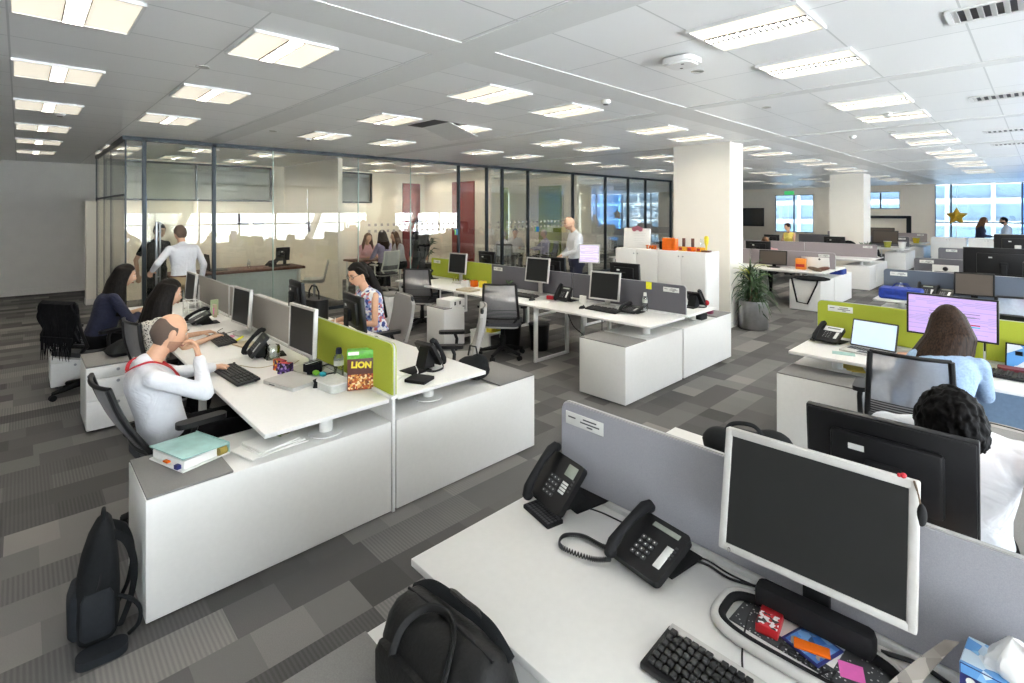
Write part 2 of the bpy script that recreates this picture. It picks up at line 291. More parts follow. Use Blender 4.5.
struct('wall_back', MB().box(((X0 + X1) / 2, Y1 + .1, CH / 2), (X1 - X0 + .4, .2, CH)), 'greywall')
struct('baseboard_back', MB().box(((X0 + X1) / 2, Y1 - .01, .07), (X1 - X0, .02, .14), .004), 'skirting')
struct('wall_left', MB().box((X0 - .1, (Y0 + Y1) / 2, CH / 2), (.2, Y1 - Y0 + .4, CH)), 'greywall')
# end wall at X1 with its openings: (y0, y1, z0, z1)
def wall_with_holes(mb, axis, pos, th, a0, a1, holes, z0=0, z1=CH):
    cuts = sorted({a0, a1, *[h[0] for h in holes], *[h[1] for h in holes]})
    for p, q in zip(cuts, cuts[1:]):
        m = (p + q) / 2; hs = sorted([(h[2], h[3]) for h in holes if h[0] <= m <= h[1]]); z = z0
        for u, v in hs + [(z1, z1)]:
            if u > z + .001:
                c_, d_ = ((pos, m, (z + u) / 2), (th, q - p, u - z)) if axis == 'x' else ((m, pos, (z + u) / 2), (q - p, th, u - z))
                mb.box(c_, d_)
            z = v
    return mb
EH = [(-4.4, 3.15, .02, 3.04), (4.35, 5.75, 2.02, 2.78), (7.75, 9.5, .86, 2.72)]
struct('wall_right', wall_with_holes(MB(), 'x', X1 + .1, .2, Y0 - .2, Y1 + .2, EH), 'cream')
b = MB()
for (a, q, u, v) in EH:
    for y in ((a, .53, 2.63, 3.15, -1.5, -3) if v > 3 else (a, q, (a + q) / 2)): b.box((X1 + .05, y, (u + v) / 2), (.08, .05, v - u))
    for z in ((u, v, 1.45) if v > 3 else (u, v)): b.box((X1 + .05, (a + q) / 2, z), (.08, q - a, .05))
struct('window_1', b, 'frame')
b = MB(); b.box((X1 + .06, 1.85, 1.5), (.012, 2.6, 3)); b.box((X1 + .06, 5.05, 2.4), (.012, 1.4, .76)); b.box((X1 + .06, 8.6, 1.8), (.012, 1.75, 1.86)); struct('window_2', b, 'winglass')
struct('window_3', MB().box((X1 + .06, -1.95, 1.5), (.012, 4.95, 3)), 'shadeglass')  # dark blue tint stands in for the shaded building opposite
# window wall behind the camera: it lights the room and shows in the glass
b = wall_with_holes(MB(), 'y', Y0 - .1, .2, X0, X1, [(X0 + .3, 18.8, .6, 2.98)]); struct('wall_front', b, 'colwhite')
b = MB()
for i in range(16): b.box((X0 + .3 + i * 1.5, Y0 - .05, 1.66), (.06, .08, 2.64))
b.box(((X0 + 19) / 2, Y0 - .05, 1.35), (18.9 - X0, .06, .05)); struct('window_4', b, 'frame')
bm_ = mat('translucent_blind_fabric', 'cfcdc6', .9, var=.03); bs_ = bm_.node_tree; tl_ = bs_.nodes.new('ShaderNodeBsdfTranslucent'); tl_.inputs[0].default_value = (.62, .61, .58, 1); mx_ = bs_.nodes.new('ShaderNodeMixShader'); mx_.inputs[0].default_value = .55
bs_.links.new(bs_.nodes['Principled BSDF'].outputs[0], mx_.inputs[1]); bs_.links.new(tl_.outputs[0], mx_.inputs[2]); bs_.links.new(mx_.outputs[0], bs_.nodes['Material Output'].inputs[0])
for i in range(5):  # unseen blinds added to narrow the window reflection in the partition
    t = thing('reflection_blind', 'pale roller blind added to limit the window reflection, %s from its end' % ['first', 'second', 'third', 'fourth', 'fifth', 'sixth', 'seventh'][i], 'blind', (X0 + 2.55 + i * 4.47, Y0 + .03, 0), group='added roller blinds on the window wall'); MB().box((0, 0, 2.42), (4.4, .004, 1.15)).build('fabric', bm_, t); MB().cyl((-2.2, 0, 3.0), (2.2, 0, 3.0), .03).build('roller', 'whitem', t); MB().box((0, 0, 1.84), (4.4, .015, .03)).build('hem_bar', 'whitem', t)
b = MB()
for i in range(6): b.cyl((X0 + 2.6 + i * 5.6, Y0 - .75, -.2), (X0 + 4.0 + i * 5.6, Y0 - .75, 3.4), .16)
struct('column_facade', b, 'colwhite')
for n, loc, rot, sx, sy in (('portal_front', ((X0 + 19.1) / 2, Y0 + .02, 1.8), (R(90), 0, 0), 18.5 - X0, 2.4), ('portal_end', (X1 - .02, -.6, 1.53), (R(90), 0, R(90)), 7.5, 3)):
    l = bpy.data.lights.new(n, 'AREA'); l.shape = 'RECTANGLE'; l.size = sx; l.size_y = sy; l.cycles.is_portal = True; o = bpy.data.objects.new(n, l); COL.objects.link(o); o.location = loc; o.rotation_euler = rot
    if n == 'portal_front': o.rotation_euler = (R(90), 0, R(180))
# building across the street, seen through the end window
bd = thing('office_building', 'white gridded office tower outside the far end window', 'building', (46, 0, -10))
b = MB(); b.box((0, 0, 15), (.4, 60, 40)); b.build('facade', mat('pale_facade_cladding', 'a9b3bb', .6), bd)
b = MB()
for i in range(27): b.box((-.35, -30 + i * 2.3, 15), (.3, .2, 40))
for k in range(20): b.box((-.35, 0, .6 + k * 1.5), (.35, 60, .32))
b.build('grid', 'whitem', bd)
b = MB()
for k in range(20): b.box((-.22, 0, 1.35 + k * 1.5), (.06, 60, .9))
b.build('glazing', mat('facade_glazing', '8797a4', .2, .1), bd)
# free-standing columns
def column(n, x, y, wx, wy): 
    struct('column_%d' % n, MB().box((x, y, CH / 2), (wx, wy, CH)), 'colwhite')
    struct('baseboard_%d' % n, MB().box((x, y, .05), (wx + .015, wy + .015, .1)), 'skirting')
column(1, 8.64, 4.05, .52, 1.0); column(2, 18.85, 4.2, .9, .9)
# ------------------------------------------------------------------ glass offices
def pane_line(mb, pts, z0, z1, th=.012):
    for (xa, ya), (xb, yb) in zip(pts, pts[1:]): 
        L = math.hypot(xb - xa, yb - ya); mb.box((0, 0, 0), (L, th, z1 - z0), 0, T((xa + xb) / 2, (ya + yb) / 2, (z0 + z1) / 2) @ Matrix.Rotation(math.atan2(yb - ya, xb - xa), 4, 'Z'))
    return mb
GX1 = 17.6
MULL = [1.39, 2.35, 7.53, 8.42, 8.95, 9.9, 11.8, 13.43, 14.72, 15.8, 17.55]
JOIN = [3.3, 4.96, 6.2]
k = 0
for a, q in zip([1.16] + MULL, MULL):
    k += 1; struct('window_%d' % (4 + k), pane_line(MB(), [(a, GY), (q, GY)], .06, CH - .05), 'glass')
struct('window_30', pane_line(MB(), [(1.15, GY), (1.15, 13.6)], .06, CH - .05), 'glass')
b = MB()
for x in MULL: b.box((x, GY, CH / 2), (.05, .07, CH))
b.box((1.16, GY, CH / 2), (.02, .03, CH)); b.box((1.15, 13.57, CH / 2), (.03, .05, CH)); b.box(((1.15 + GX1) / 2, GY, CH - .03), (GX1 - 1.15, .07, .06)); b.box(((1.15 + GX1) / 2, GY, .03), (GX1 - 1.15, .07, .06))
b.box((1.15, 11.6, CH - .03), (.06, 3.95, .06)); b.box((1.15, 11.6, .03), (.06, 3.95, .06)); b.box((1.15, 11.6, 2.17), (.03, 3.95, .025)); b.box((1.15, 12.3, 1.5), (.012, .02, 3)); b.box((1.15, 11.3, 1.5), (.012, .02, 3))
struct('trim_3', b, 'frame')
b = MB()
for x in JOIN: b.box((x, GY, CH / 2), (.014, .022, CH - .1))
struct('trim_4', b, mat('pale_glass_edge', 'b9cfc4', .2))
# solid back wall of the offices with clear glazing above the first two
OB = 13.6
b = wall_with_holes(MB(), 'y', OB + .06, .12, 1.15, GX1 + 2, [(1.3, 4.6, 2.17, 3.0), (5.1, 7.4, 2.17, 3.0), (12.6, 13.3, .9, 2.6), (14.1, 15.2, .9, 2.6), (16.2, 17.2, .9, 2.6)]); struct('wall_office_back', b, 'cream')
b = MB()
for a, q in ((1.3, 4.6), (5.1, 7.4)):
    for z in (2.17, 3.0): b.box(((a + q) / 2, OB, z), (q - a, .06, .04))
    for x in (a, q, (a + q) / 2): b.box((x, OB, 2.58), (.04, .05, .84))
struct('trim_5', b, 'frame')
b = MB(); b.box((2.95, OB + .03, 2.58), (3.3, .01, .8)); b.box((6.25, OB + .03, 2.58), (2.3, .01, .8)); struct('window_31', b, 'glass')
b = MB()
for a, q in ((12.6, 13.3), (14.1, 15.2), (16.2, 17.2)): b.box(((a + q) / 2, OB + .14, 1.75), (q - a, .02, 1.7))
struct('window_32', b, mat('bright_window_pane', (.72, .85, .95), .3, emit=1.6))
struct('wall_office_1', MB().box((4.98, (10.3 + OB) / 2 + .2, CH / 2), (.1, OB - 10.3 + .0, CH)), 'cream')
struct('wall_office_2', MB().box((9.3, (10.4 + OB) / 2, CH / 2), (.1, OB - 10.4, CH)), 'cream')
struct('wall_office_3', MB().box((13.0, (10.4 + OB) / 2, CH / 2), (.1, OB - 10.4, CH)), 'cream')
struct('wall_office_4', MB().box((1.06, 13.66, 1.06), (.16, .3, 2.12)), 'colwhite')
struct('baseboard_office', MB().box((1.06, 13.66, .06), (.175, .315, .12)), 'skirting')
for i, (c_, d_, m, t_) in enumerate((((8.75, OB - .03, 1.42), (.62, .05, 2.7), 'red', 'brick red'), ((9.22, 11.6, 1.42), (.05, 1.0, 2.7), 'red', 'brick red'), ((12.7, OB - .03, 1.42), (.38, .05, 2.7), 'gpanel', 'olive green'), ((12.92, 11.55, 1.42), (.05, 1.0, 2.7), 'gpanel', 'olive green'))):
    single('acoustic_panel', MB().box(c_, d_, .01), m, ['tall brick red wall panel behind the standing person in the dark jacket', 'brick red wall panel nearer the middle of the glass offices', 'narrow olive green panel left of the seated meeting', 'wide olive green panel behind the lilac shirt man'][i], 'wall panel', group=t_ + ' wall panels in the glass offices')
# glass door of the first office, with its pull handle
d = tag(pane_line(MB(), [(1.42, GY - .02), (1.95, GY - .45)], .04, 2.95).build('glass_door', 'glass'), 'open frameless glass door by the corner of the glass office', 'door')
# ------------------------------------------------------------------ ceiling fittings
def make_lamp():
    t = thing('ceiling_light', '', 'ceiling light'); b = MB()
    for sx in (-1, 1): b.box((sx * .268, 0, -.006), (.016, .64, .02)); b.box((0, sx * .312, -.006), (.552, .016, .02))
    b.build('frame', 'whitem', t)
    for sx in (-1, 1): MB().grid(lambda u, v: (sx * (.05 + .21 * u), -.304 + .608 * v, -.010), 2, 1).build('diffuser', 'lamp', t)
    b = MB(); b.box((0, 0, -.001), (.1, .61, .004)); b.build('reflector', 'lampdim', t)
    b = MB()
    for i in range(18): b.box((0, -.29 + i * .034, -.009), (.1, .013, .006))
    for sx in (-1, 1): b.box((sx * .05, 0, -.012), (.005, .61, .012))
    b.build('louvre', 'darkgrey', t); return t
def office_fill_lamp():
    t = make_lamp()
    for c in [c for c in bpy.data.objects if c.parent == t and c.name.startswith('reflector')]: c.data.materials[0] = M['lampfill']
    return t
lamps = []
ROWS = [3.73, 5.6, 7.48, 9.15]
for x in (.23, 1.33):
    for y in (3.73, 5.62, 7.5, 11.36) + ((9.45, 13.4) if x < 1 else (12.6,)): lamps.append((x, y, 'left bays by the grey wall'))
for x in (3.3, 4.45, 6.43, 7.55, 9.55, 10.7): 
    for y in (3.74, 5.62, 7.5): 
        if not (8 < x < 9 and 3.3 < y < 4.5): lamps.append((x, y, 'middle bays'))
for x in (12.7, 13.85, 15.8, 16.95, 20.1, 22.1, 23.2, 26.3):  # the column nearest the end wall is added to brighten that wall
    for y in (3.74, 5.7, 7.6): lamps.append((x, y, 'far bays'))
for x in (3.3, 4.42, 6.4, 7.55, 9.6, 10.75, 12.8, 13.9, 15.9, 17.0, 19.1, 20.2): lamps.append((x, 1.24, 'right-hand row'))
for x in (1.3, -.5, 3.3, 6.4, 9.6, 12.8): lamps.append((x, -1.3, 'bays behind the camera'))
for x in (2.4, 3.6, 6.1, 7.2, 8.6, 10.2, 11.3, 13.0, 14.2, 15.6, 17.0): 
    for y in (10.9, 12.7): lamps.append((x, y, 'glass offices'))  # lamps added to brighten the dim office interiors behind the glass
ORD = ['first', 'second', 'third', 'fourth', 'fifth', 'sixth', 'seventh', 'eighth', 'ninth', 'tenth', 'eleventh', 'twelfth', 'thirteenth']
proto = make_lamp(); NEAR = {}; seen = {}
for i, (x, y, wh) in enumerate(lamps):
    key = (wh, round(y, 1)) if wh in ('left bays by the grey wall',) else wh; 
    if wh == 'left bays by the grey wall': s_ = 'lit ceiling light in the %s column from the left wall, %s from the camera' % ('first' if x < 1 else 'second', ORD[sum(1 for l in lamps if l[0] == x and l[2] == wh and l[1] < y)])
    elif wh == 'right-hand row': s_ = 'cream lit ceiling light, %s of the row running away to the end window' % ORD[sum(1 for l in lamps if l[2] == wh and l[0] < x)]
    elif wh == 'glass offices': s_ = 'ceiling light added to brighten the glass offices, %s from left, %s row' % (ORD[sum(1 for l in lamps if l[2] == wh and l[0] < x and l[1] == y)], 'front' if y < 12 else 'back')
    elif wh == 'bays behind the camera': s_ = 'lit ceiling light nearer the window wall, %s from the left' % ORD[sorted([l[0] for l in lamps if l[2] == wh]).index(x)]
    else: s_ = 'lit ceiling light, %s row from the glass, %s from left, %s' % (['third', 'second', 'first'][0 if y < 4.5 else 1 if y < 6.5 else 2], ORD[sum(1 for l in lamps if l[2] == wh and l[0] < x and abs(l[1] - y) < .4)], wh)
    loc = (x, y, CH - .004); g = 'ceiling lights in the ' + wh
    if wh == 'glass offices':
        if 'o' not in NEAR: NEAR['o'] = q_ = office_fill_lamp(); q_.location = loc; q_['label'] = s_; q_['group'] = g
        else: dup(NEAR['o'], s_, loc, 0, g)
        continue
    if i == 0: proto.location = loc; proto['label'] = s_; proto['group'] = g
    else: dup(proto, s_, loc, 0, g)
# slatted air vents, access point, detectors
def make_vent(label, loc):
    t = thing('air_vent', label, 'air vent', loc, group='slatted air vents along the right of the ceiling'); b = MB()
    for sx in (-1, 1): b.box((sx * .14, 0, -.003), (.03, .62, .008)); b.box((0, sx * .30, -.003), (.25, .03, .008))
    b.build('frame', 'whitem', t); MB().box((0, 0, .001), (.27, .59, .002)).build('backing', 'black', t); b = MB()
    for i in range(11): b.box((0, 0, 0), (.25, .026, .003), 0, T(0, -.27 + i * .054, -.004) @ RX(14))
    b.build('slats', 'whitem', t); return t
v0 = make_vent('slatted white air vent at the near right corner of the ceiling', (3.95, .08, CH - .003))
dup(v0, 'slatted white air vent second from the camera', (7.0, .2, CH - .003), 0, v0['group']); dup(v0, 'slatted white air vent third from the camera', (10.05, .28, CH - .003), 0, v0['group']); dup(v0, 'slatted white air vent farthest from the camera', (12.1, .3, CH - .003), 0, v0['group'])
t = thing('access_point', 'white wireless access point on the ceiling right of the band crossing', 'access point', (3.55, 1.86, CH)); b = MB(); b.rrect(0, 0, .24, .24, .07, -.05, -.012); b.rrect(0, 0, .2, .2, .06, -.062, -.05); b.build('casing', 'whitem', t)
b = MB(); b.box((0, 0, -.006), (.12, .12, .012)); b.build('bracket', 'darkgrey', t); b = MB(); b.cyl((.05, .03, -.0625), (.05, .03, -.064), .012); b.cyl((-.05, -.03, -.0625), (-.05, -.03, -.064), .012); b.build('indicator', 'darkgrey', t)
dt = thing('smoke_detector', '', 'smoke detector'); MB().lathe([(0, 0), (.05, 0), (.052, -.012), (.044, -.03), (.02, -.042), (0, -.043)]).build('casing', 'whitem', dt); MB().lathe([(.022, -.0415), (.026, -.0415), (.026, -.047), (.022, -.047)]).build('grille', 'darkgrey', dt)
DS = [(7.3, 1.25, 'white ceiling detector between the second pair of cream lights'), (3.25, 7.95, 'white ceiling detector beside a lamp near the dark glass frame'), (4.35, 3.12, 'white ceiling detector by the wide band crossing'), (.34, 7.9, 'white ceiling detector hanging below the left lamps'), (9.1, 2.0, 'white ceiling detector beyond the bright patches'), (12.2, 1.2, 'white ceiling detector far along the cream lights')]
for i, (x, y, l) in enumerate(DS):
    if i == 0: dt.location = (x, y, CH); dt['label'] = l
    else: dup(dt, l, (x, y, CH))
    dt['group'] = 'round ceiling detectors'
sp_ = [(1.04, 4.6, 'round dark downlight rim in the ceiling left of the first lamps'), (3.98, 1.95, 'round downlight rim beside the wireless access point'), (5.9, 2.1, 'round downlight rim right of the white column top'), (2.6, 7.6, 'round downlight rim above the first glass office door'), (9.0, 1.5, 'round downlight rim far along the right lamps')]
for x, y, l in sp_: single('downlight', MB().lathe([(.035, 0), (.05, 0), (.05, -.006), (.035, -.004), (.03, .0)], 20), 'silver', l, 'downlight', (x, y, CH - .001), group='round downlights')
t = thing('exit_sign', 'small green exit sign hanging at the far wall', 'exit sign', (24.0, 7.6, 2.7)); MB().box((0, 0, 0), (.04, .42, .2), .01).build('casing', 'whitem', t)
MB().box((-.024, 0, 0), (.006, .38, .16)).build('face', mat('exit_green', '2f9a55', .5, emit=.5), t); b = MB()
for q in (-.12, .12): b.cyl((0, q, .1), (0, q, .36), .006)
b.build('hanger', 'whitem', t)
op = thing('open_ceiling_tile', 'hanging white ceiling tile beside a dark opening in the middle of the ceiling', 'ceiling tile', (3.98, 5.55, CH)); MB().box((0, 0, -.004), (.52, .6, .004)).build('opening', 'darkgrey', op)
MB().box((0, 0, 0), (.5, .6, .008), 0, T(.2, 0, -.07) @ RY(16)).build('tile', 'whitem', op)
# ------------------------------------------------------------------ benches: desks, screens, storage
DZ = .73
def desk(label, x0, x1, y0, y1, legs=(), post=None, group='white bench desks'):
    cx, cy = (x0 + x1) / 2, (y0 + y1) / 2; t = thing('desk', label, 'desk', (cx, cy, 0), 0, group)
    MB().box((0, 0, DZ - .0125), (x1 - x0, y1 - y0, .025), .003).build('tabletop', 'white', t)
    for yy in legs:
        b = MB(); W = (x1 - x0) / 2 - .06
        for s in (-1, 1): b.box((s * W, yy - cy, (DZ - .025) / 2), (.05, .035, DZ - .025), .004)
        b.box((0, yy - cy, .0175), (2 * W, .035, .035), .004); b.box((0, yy - cy, DZ - .045), (2 * W, .035, .035), .004); b.build('leg_frame', 'whitem', t)
    b = MB(); b.box((0, 0, DZ - .05), (.05, y1 - y0 - .25, .045)); b.build('support_rail', 'whitem', t)
    if post:
        b = MB(); b.cyl((post[0] - cx, post[1] - cy, .58), (post[0] - cx, post[1] - cy, DZ - .025), .04, n=24); b.lathe([(0, .58), (.1, .58), (.1, .586), (.045, .592), (0, .592)], 32, (post[0] - cx, post[1] - cy, 0)); b.build('post', 'whitem', t)
    return t
def screen(label, m, x, y0, y1, free=None, plate=None, z0=.745, z1=1.075, group='fabric desk screens', rail=True):
    L = y1 - y0; t = thing('desk_screen', label, 'desk screen', (x, (y0 + y1) / 2, 0), 0, group); h = z1 - z0
    mx = T(0, 0, 0) @ Matrix(((0, 0, 1, 0), (1, 0, 0, 0), (0, 1, 0, 0), (0, 0, 0, 1)))       # prism xy -> world yz
    def outline(ins):
        a0, a1, u0, u1 = -L / 2 + ins, L / 2 - ins, z0 + ins, z1 - ins; r = .04; p = [(a0, u0), (a1, u0)]
        for (c, u, s) in ((a1, u1, 1), (a0, u1, -1)):
            rnd = (free == 'hi' and s > 0) or (free == 'lo' and s < 0)
            if rnd:
                arc = [(c - s * r + s * r * math.cos(R(90) * i / 6), u - r + r * math.sin(R(90) * i / 6)) for i in range(7)]; p += arc if s > 0 else arc[::-1]
            else: p.append((c, u))
        return p
    b = MB(); b.prism(outline(.004), -.016, .016, mx); b.build('panel', m, t)
    b = MB(); b.prism(outline(0), -.006, .006, mx); b.build('edge_trim', 'trimgrey', t)
    if rail:
        b = MB(); b.box((0, 0, z0 - .012), (.05, L, .02), .003); b.build('rail', 'whitem', t)
    for (s, yy) in (plate or ()):
        p = MB().box((s * .0185, yy - (y0 + y1) / 2, z1 - .065), (.003, .2, .055), .002).build('name_plate', 'label', t); b = MB()
        for (dy, w_, dz) in ((-.065, .04, .006), (.03, .07, .012), (.03, .1, -.002), (.03, .03, -.014)): b.box((s * .0202, yy - (y0 + y1) / 2 - s * dy * -1, z1 - .065 + dz), (.0006, w_, .006))
        b.build('text_lines', 'ink', p)
    return t
def credenza(label, x0, x1, y0, y1, mats=(), h=.58, group='low white storage units at the bench ends', doors=None):
    t = thing('storage_unit', label, 'storage unit', ((x0 + x1) / 2, (y0 + y1) / 2, 0), 0, group); cx, cy = (x0 + x1) / 2, (y0 + y1) / 2
    MB().box((0, 0, (h + .012) / 2), (x1 - x0, y1 - y0, h - .012), .003).build('carcass', 'white', t)
    MB().box((0, 0, .006), (x1 - x0 - .04, y1 - y0 - .04, .012)).build('plinth', 'blackm', t)
    for a, q in mats: MB().box(((a + q) / 2 - cx, 0, h + .006), (q - a, y1 - y0 - .006, .012), .003).build('cushion', 'mat', t)
    if doors:      # sliding-door line and handles on the inner face
        b = MB(); b.box((0, (y1 - y0) / 2 + .001, h / 2), (.004, .004, h - .04)); b.build('door_gap', 'darkgrey', t)
    return t
def pedestal(label, x, y, w, d, rz=0, h=.58, group='white drawer pedestals', top=True):
    t = thing('drawer_pedestal', label, 'drawer pedestal', (x, y, 0), rz, group)
    MB().box((0, d / 2, h / 2 + .01), (w, d - .02, h - .04), .004).build('carcass', 'white', t)
    MB().box((0, d / 2, h - .006), (w, d, .012), .003).build('cushion', 'mat', t)
    for i, (u, v) in enumerate(((h - .115, h - .02), (h - .3, h - .12), (.03, h - .305))):
        q = MB().box((0, .0, (u + v) / 2), (w - .006, .018, v - u), .002).build('drawer', 'white', t)
        MB().cyl((.02, -.009, v - .035), (.02, -.014, v - .035), .013, n=14).build('lock', 'steel', q)
    b = MB()
    for sx in (-1, 1):
        for yy in (.06, d - .06): b.cyl((sx * (w / 2 - .05) - .01, yy, .015), (sx * (w / 2 - .05) + .01, yy, .015), .015, n=12)
    b.build('castor', 'blackm', t); return t
U = 1.65
GA = 'desks of the bench on the left'; GB = 'desks of the middle bench'
# bench A ------------------------------------------------ (left, screens along x = 1.72)
ya = [2.87, 4.52, 6.17, 7.82]
nm = ['nearest', 'middle', 'farthest']
for i in range(3):
    l_ = ['white desk of the man with the red lanyard', 'white desk of the woman in the spotted top', 'white desk of the woman in navy'][i]
    desk(l_ + ' on the left bench', .94, 1.685, ya[i] + (.0 if i == 0 else .003), ya[i + 1] - .003, legs=(ya[i + 1] - .12,) if i else (ya[1] - .1,), post=(1.34, 3.02) if i == 0 else None, group=GA)
    l_ = ['white desk holding the phone seen from behind and the cereal box screen', 'white desk where the woman in glasses works', 'white desk beyond the woman in glasses on the left bench'][i]
    desk(l_, 1.755, 2.5, ya[i] + .003, ya[i + 1] - .003, legs=(ya[i + 1] - .12,) if i else (ya[1] - .1,), post=(2.12, 3.07) if i == 0 else None, group=GA)
screen('lime green desk screen behind the cereal box', 'green', 1.72, ya[0] - .01, ya[1] - .01, free='lo', plate=None)
screen('pale grey desk screen behind the cropped-headed man\'s desk phone', 'warmscr', 1.72, ya[1], ya[2] + .17)
screen('warm grey desk screen at the far end of the left bench', 'warmscr', 1.72, ya[2] + .2, 7.95)
single('screen_post', MB().box((1.72, 6.355, .86), (.05, .045, .44), .004), 'silver', 'silver upright post between two grey screens of the left bench', 'post')
credenza('long white storage unit carrying the teal binder, at the end of the left bench', .42, 1.70, 2.87, 3.38, [(.424, .79)])
credenza('white storage unit right of the seam at the end of the left bench', 1.74, 3.02, 2.87, 3.38, [(2.64, 3.016)])
single('end_panel', MB().box((1.72, 3.13, .36), (.022, .52, .72), .003), 'whitem', 'thin white upright panel between the two storage units of the left bench', 'panel')
pedestal('white three-drawer pedestal behind the man with the red lanyard', .61, 5.68, .4, .56)
pedestal('white pedestal half hidden behind the jacketed chair', .42, 7.35, .36, .5)
pedestal('white pedestal beyond the chair of the woman in glasses', 4.36, 7.1, .4, .5)
# bench B ------------------------------------------------ (middle, screens along x = 5.43)
yb = [2.79, 4.44, 6.09, 7.74]
for i in range(3):
    desk('white middle bench desk with %s' % ['the silver monitor nearest the white column', 'the silver monitor before the bald man', 'the silver monitor before the lime green screen'][i], 4.66, 5.395, yb[i] + .003, yb[i + 1] - .003, legs=(yb[i + 1] - .03 + (.05 if i < 2 else -.06),), post=(4.9, 2.98) if i == 0 else None, group=GB)
    desk('white desk on the far side of the middle bench, %s' % ['beside the white cabinets', 'where the bald man stands', 'by the glass meeting room'][i], 5.465, 6.2, yb[i] + .003, yb[i + 1] - .003, legs=(yb[i + 1] - .1,), post=(5.95, 2.98) if i == 0 else None, group=GB)
screen('dark grey desk screen with a yellow sticky note on the middle bench', 'darkscr', 5.43, yb[0], yb[1] - .01, free='lo', plate=[(-1, yb[0] + .18)])
screen('dark grey desk screen behind the middle silver monitor', 'darkscr', 5.43, yb[1], yb[2] - .01, plate=[(-1, yb[2] - .16)])
screen('lime green desk screen at the far end of the middle bench', 'green', 5.43, yb[2], yb[3], free='hi', plate=[(-1, yb[3] - .18)])
credenza('white storage unit at the near left corner of the middle bench', 4.27, 5.41, 2.83, 3.40, [(4.274, 4.66)])
credenza('white storage unit at the near right corner of the middle bench', 5.45, 6.72, 2.83, 3.40, [(6.3, 6.716)])
# storage beside the middle bench desks
credenza('white storage unit holding an open file shelf beside the empty mesh chair', 4.26, 4.62, 5.78, 6.2, [(4.264, 4.40)], .54)
# bench C ------------------------------------------------ (foreground, screens along x = 1.745)
GC = 'desks of the foreground bench'
desk('large white desk in the foreground with two phones', .965, 1.70, -.12, 1.5, legs=(.0,), post=(1.34, 1.3), group=GC)
desk('foreground bench desk of the man in white behind the black monitor', 1.79, 2.5, -.12, 1.5, legs=(0,), post=(2.2, 1.3), group=GC)
desk('white foreground bench desk below the bottom edge of the view', .965, 1.70, -1.78, -.126, legs=(-1.6,), group=GC)
screen('pale grey desk screen with a name plate behind the foreground phones', 'greyscr', 1.745, -.12, 1.48, free='hi', plate=[(-1, 1.35)], z0=.735, z1=1.085)
screen('pale grey desk screen behind the tissue box at the right edge', 'greyscr', 1.745, -1.7, -.125, z0=.735, z1=1.085)
credenza('white storage unit under the black briefcase', .40, 1.70, .98, 1.49, [(.404, .79)])
credenza('white storage unit just showing above the name-plated foreground screen', 1.79, 2.93, 1.12, 1.58, [])
# bench D ------------------------------------------------ (right, screens along x = 5.5)
GD = 'desks of the right-hand bench'
desk('white desk with the open laptop and desk phone', 4.72, 5.46, -.2, 1.5, legs=(-.1,), post=(4.98, 1.2), group=GD)
desk('white desk behind the lime green screen of the right-hand bench', 5.54, 6.28, -.2, 1.5, legs=(-.1,), post=(6.0, 1.2), group=GD)
screen('lime green desk screen behind the open laptop', 'green', 5.5, .32, 1.49, free='hi', plate=[(-1, 1.3)])
screen('lime green desk screen right of the long-haired woman', 'green', 5.5, -1.2, .31)
credenza('white storage unit in front of the laptop desk, grey-topped', 4.5, 5.48, .93, 1.52, [(4.504, 4.86)])
b = MB(); b.box((5.44, .0, .36), (.02, 1.8, .62)); single('modesty_panel', b, mat('blue_grey_panel', '7f97b3', .7), 'blue-grey panel under the long-haired woman\'s desk', 'panel')
# bench E / F / F2 --------------------------------------- (far right rows of slate screens)
GE = 'desks of the far right rows'
for X, l in ((9.17, 'first'), (11.75, 'second'), (15.4, 'third')):
    s_ = {'first': 'behind the big purple screen', 'second': 'behind the first slate screen', 'third': 'farthest toward the end window'}[l]
    desk('white desk, near side of the %s slate row, %s' % (l, s_), X - .8, X - .035, -.1, 1.6, legs=(.1,), post=(X - .4, 1.35), group=GE)
    desk('white desk, far side of the %s slate row, %s' % (l, s_), X + .035, X + .8, -.1, 1.6, legs=(.1,), post=(X + .4, 1.35), group=GE)
    screen('slate blue desk screen of the %s far right row, with a name plate' % l, 'bluescr' if X < 11 else 'darkscr', X, -1.5, 1.62 if X < 15 else 1.68, free='hi', plate=[(-1, 1.44)])
    credenza('white storage unit under the end of the %s far right row' % l, X - 1.0, X - .04, 1.05, 1.58, [(X - .996, X - .7)])
# bench G / H / I / J ------------------------------------ (beyond the plant)
GG = 'desks of the rows beyond the plant'
def far_bench(X, y0, n, w, names, m='lilacscr', cr=(.92, 1.35)):
    for i in range(n):
        a, q = y0 + i * U, y0 + (i + 1) * U; 
        desk('white desk %s, plant side, of the row %s' % (['at the aisle end', 'second from the aisle', 'third from the aisle'][i], names), X - w, X - .035, a, q - .004, legs=(q - .12,), post=(X - w * .55, a + .25) if i == 0 else None, group=GG)
        desk('white desk %s, window side, of the row %s' % (['at the aisle end', 'second from the aisle', 'third from the aisle'][i], names), X + .035, X + w, a, q - .004, legs=(q - .12,), post=(X + w * .55, a + .25) if i == 0 else None, group=GG)
        screen('lilac grey desk screen %s of the row %s' % (['at the aisle end', 'second from the aisle', 'third from the aisle'][i], names), m, X, a, q - .006, free='lo' if i == 0 else None, plate=[(-1, a + .2)] if i == 0 else None)
    credenza('white storage unit on the plant side of the row %s' % names, X - cr[0], X - .02, y0 + .02, y0 + .56)
    credenza('white storage unit on the window side of the row %s' % names, X + .02, X + cr[1], y0 + .02, y0 + .56)
far_bench(11.8, 2.88, 3, .76, 'by the potted plant')
far_bench(15.45, 2.86, 3, .76, 'by the second column', cr=(.75, 1.3))
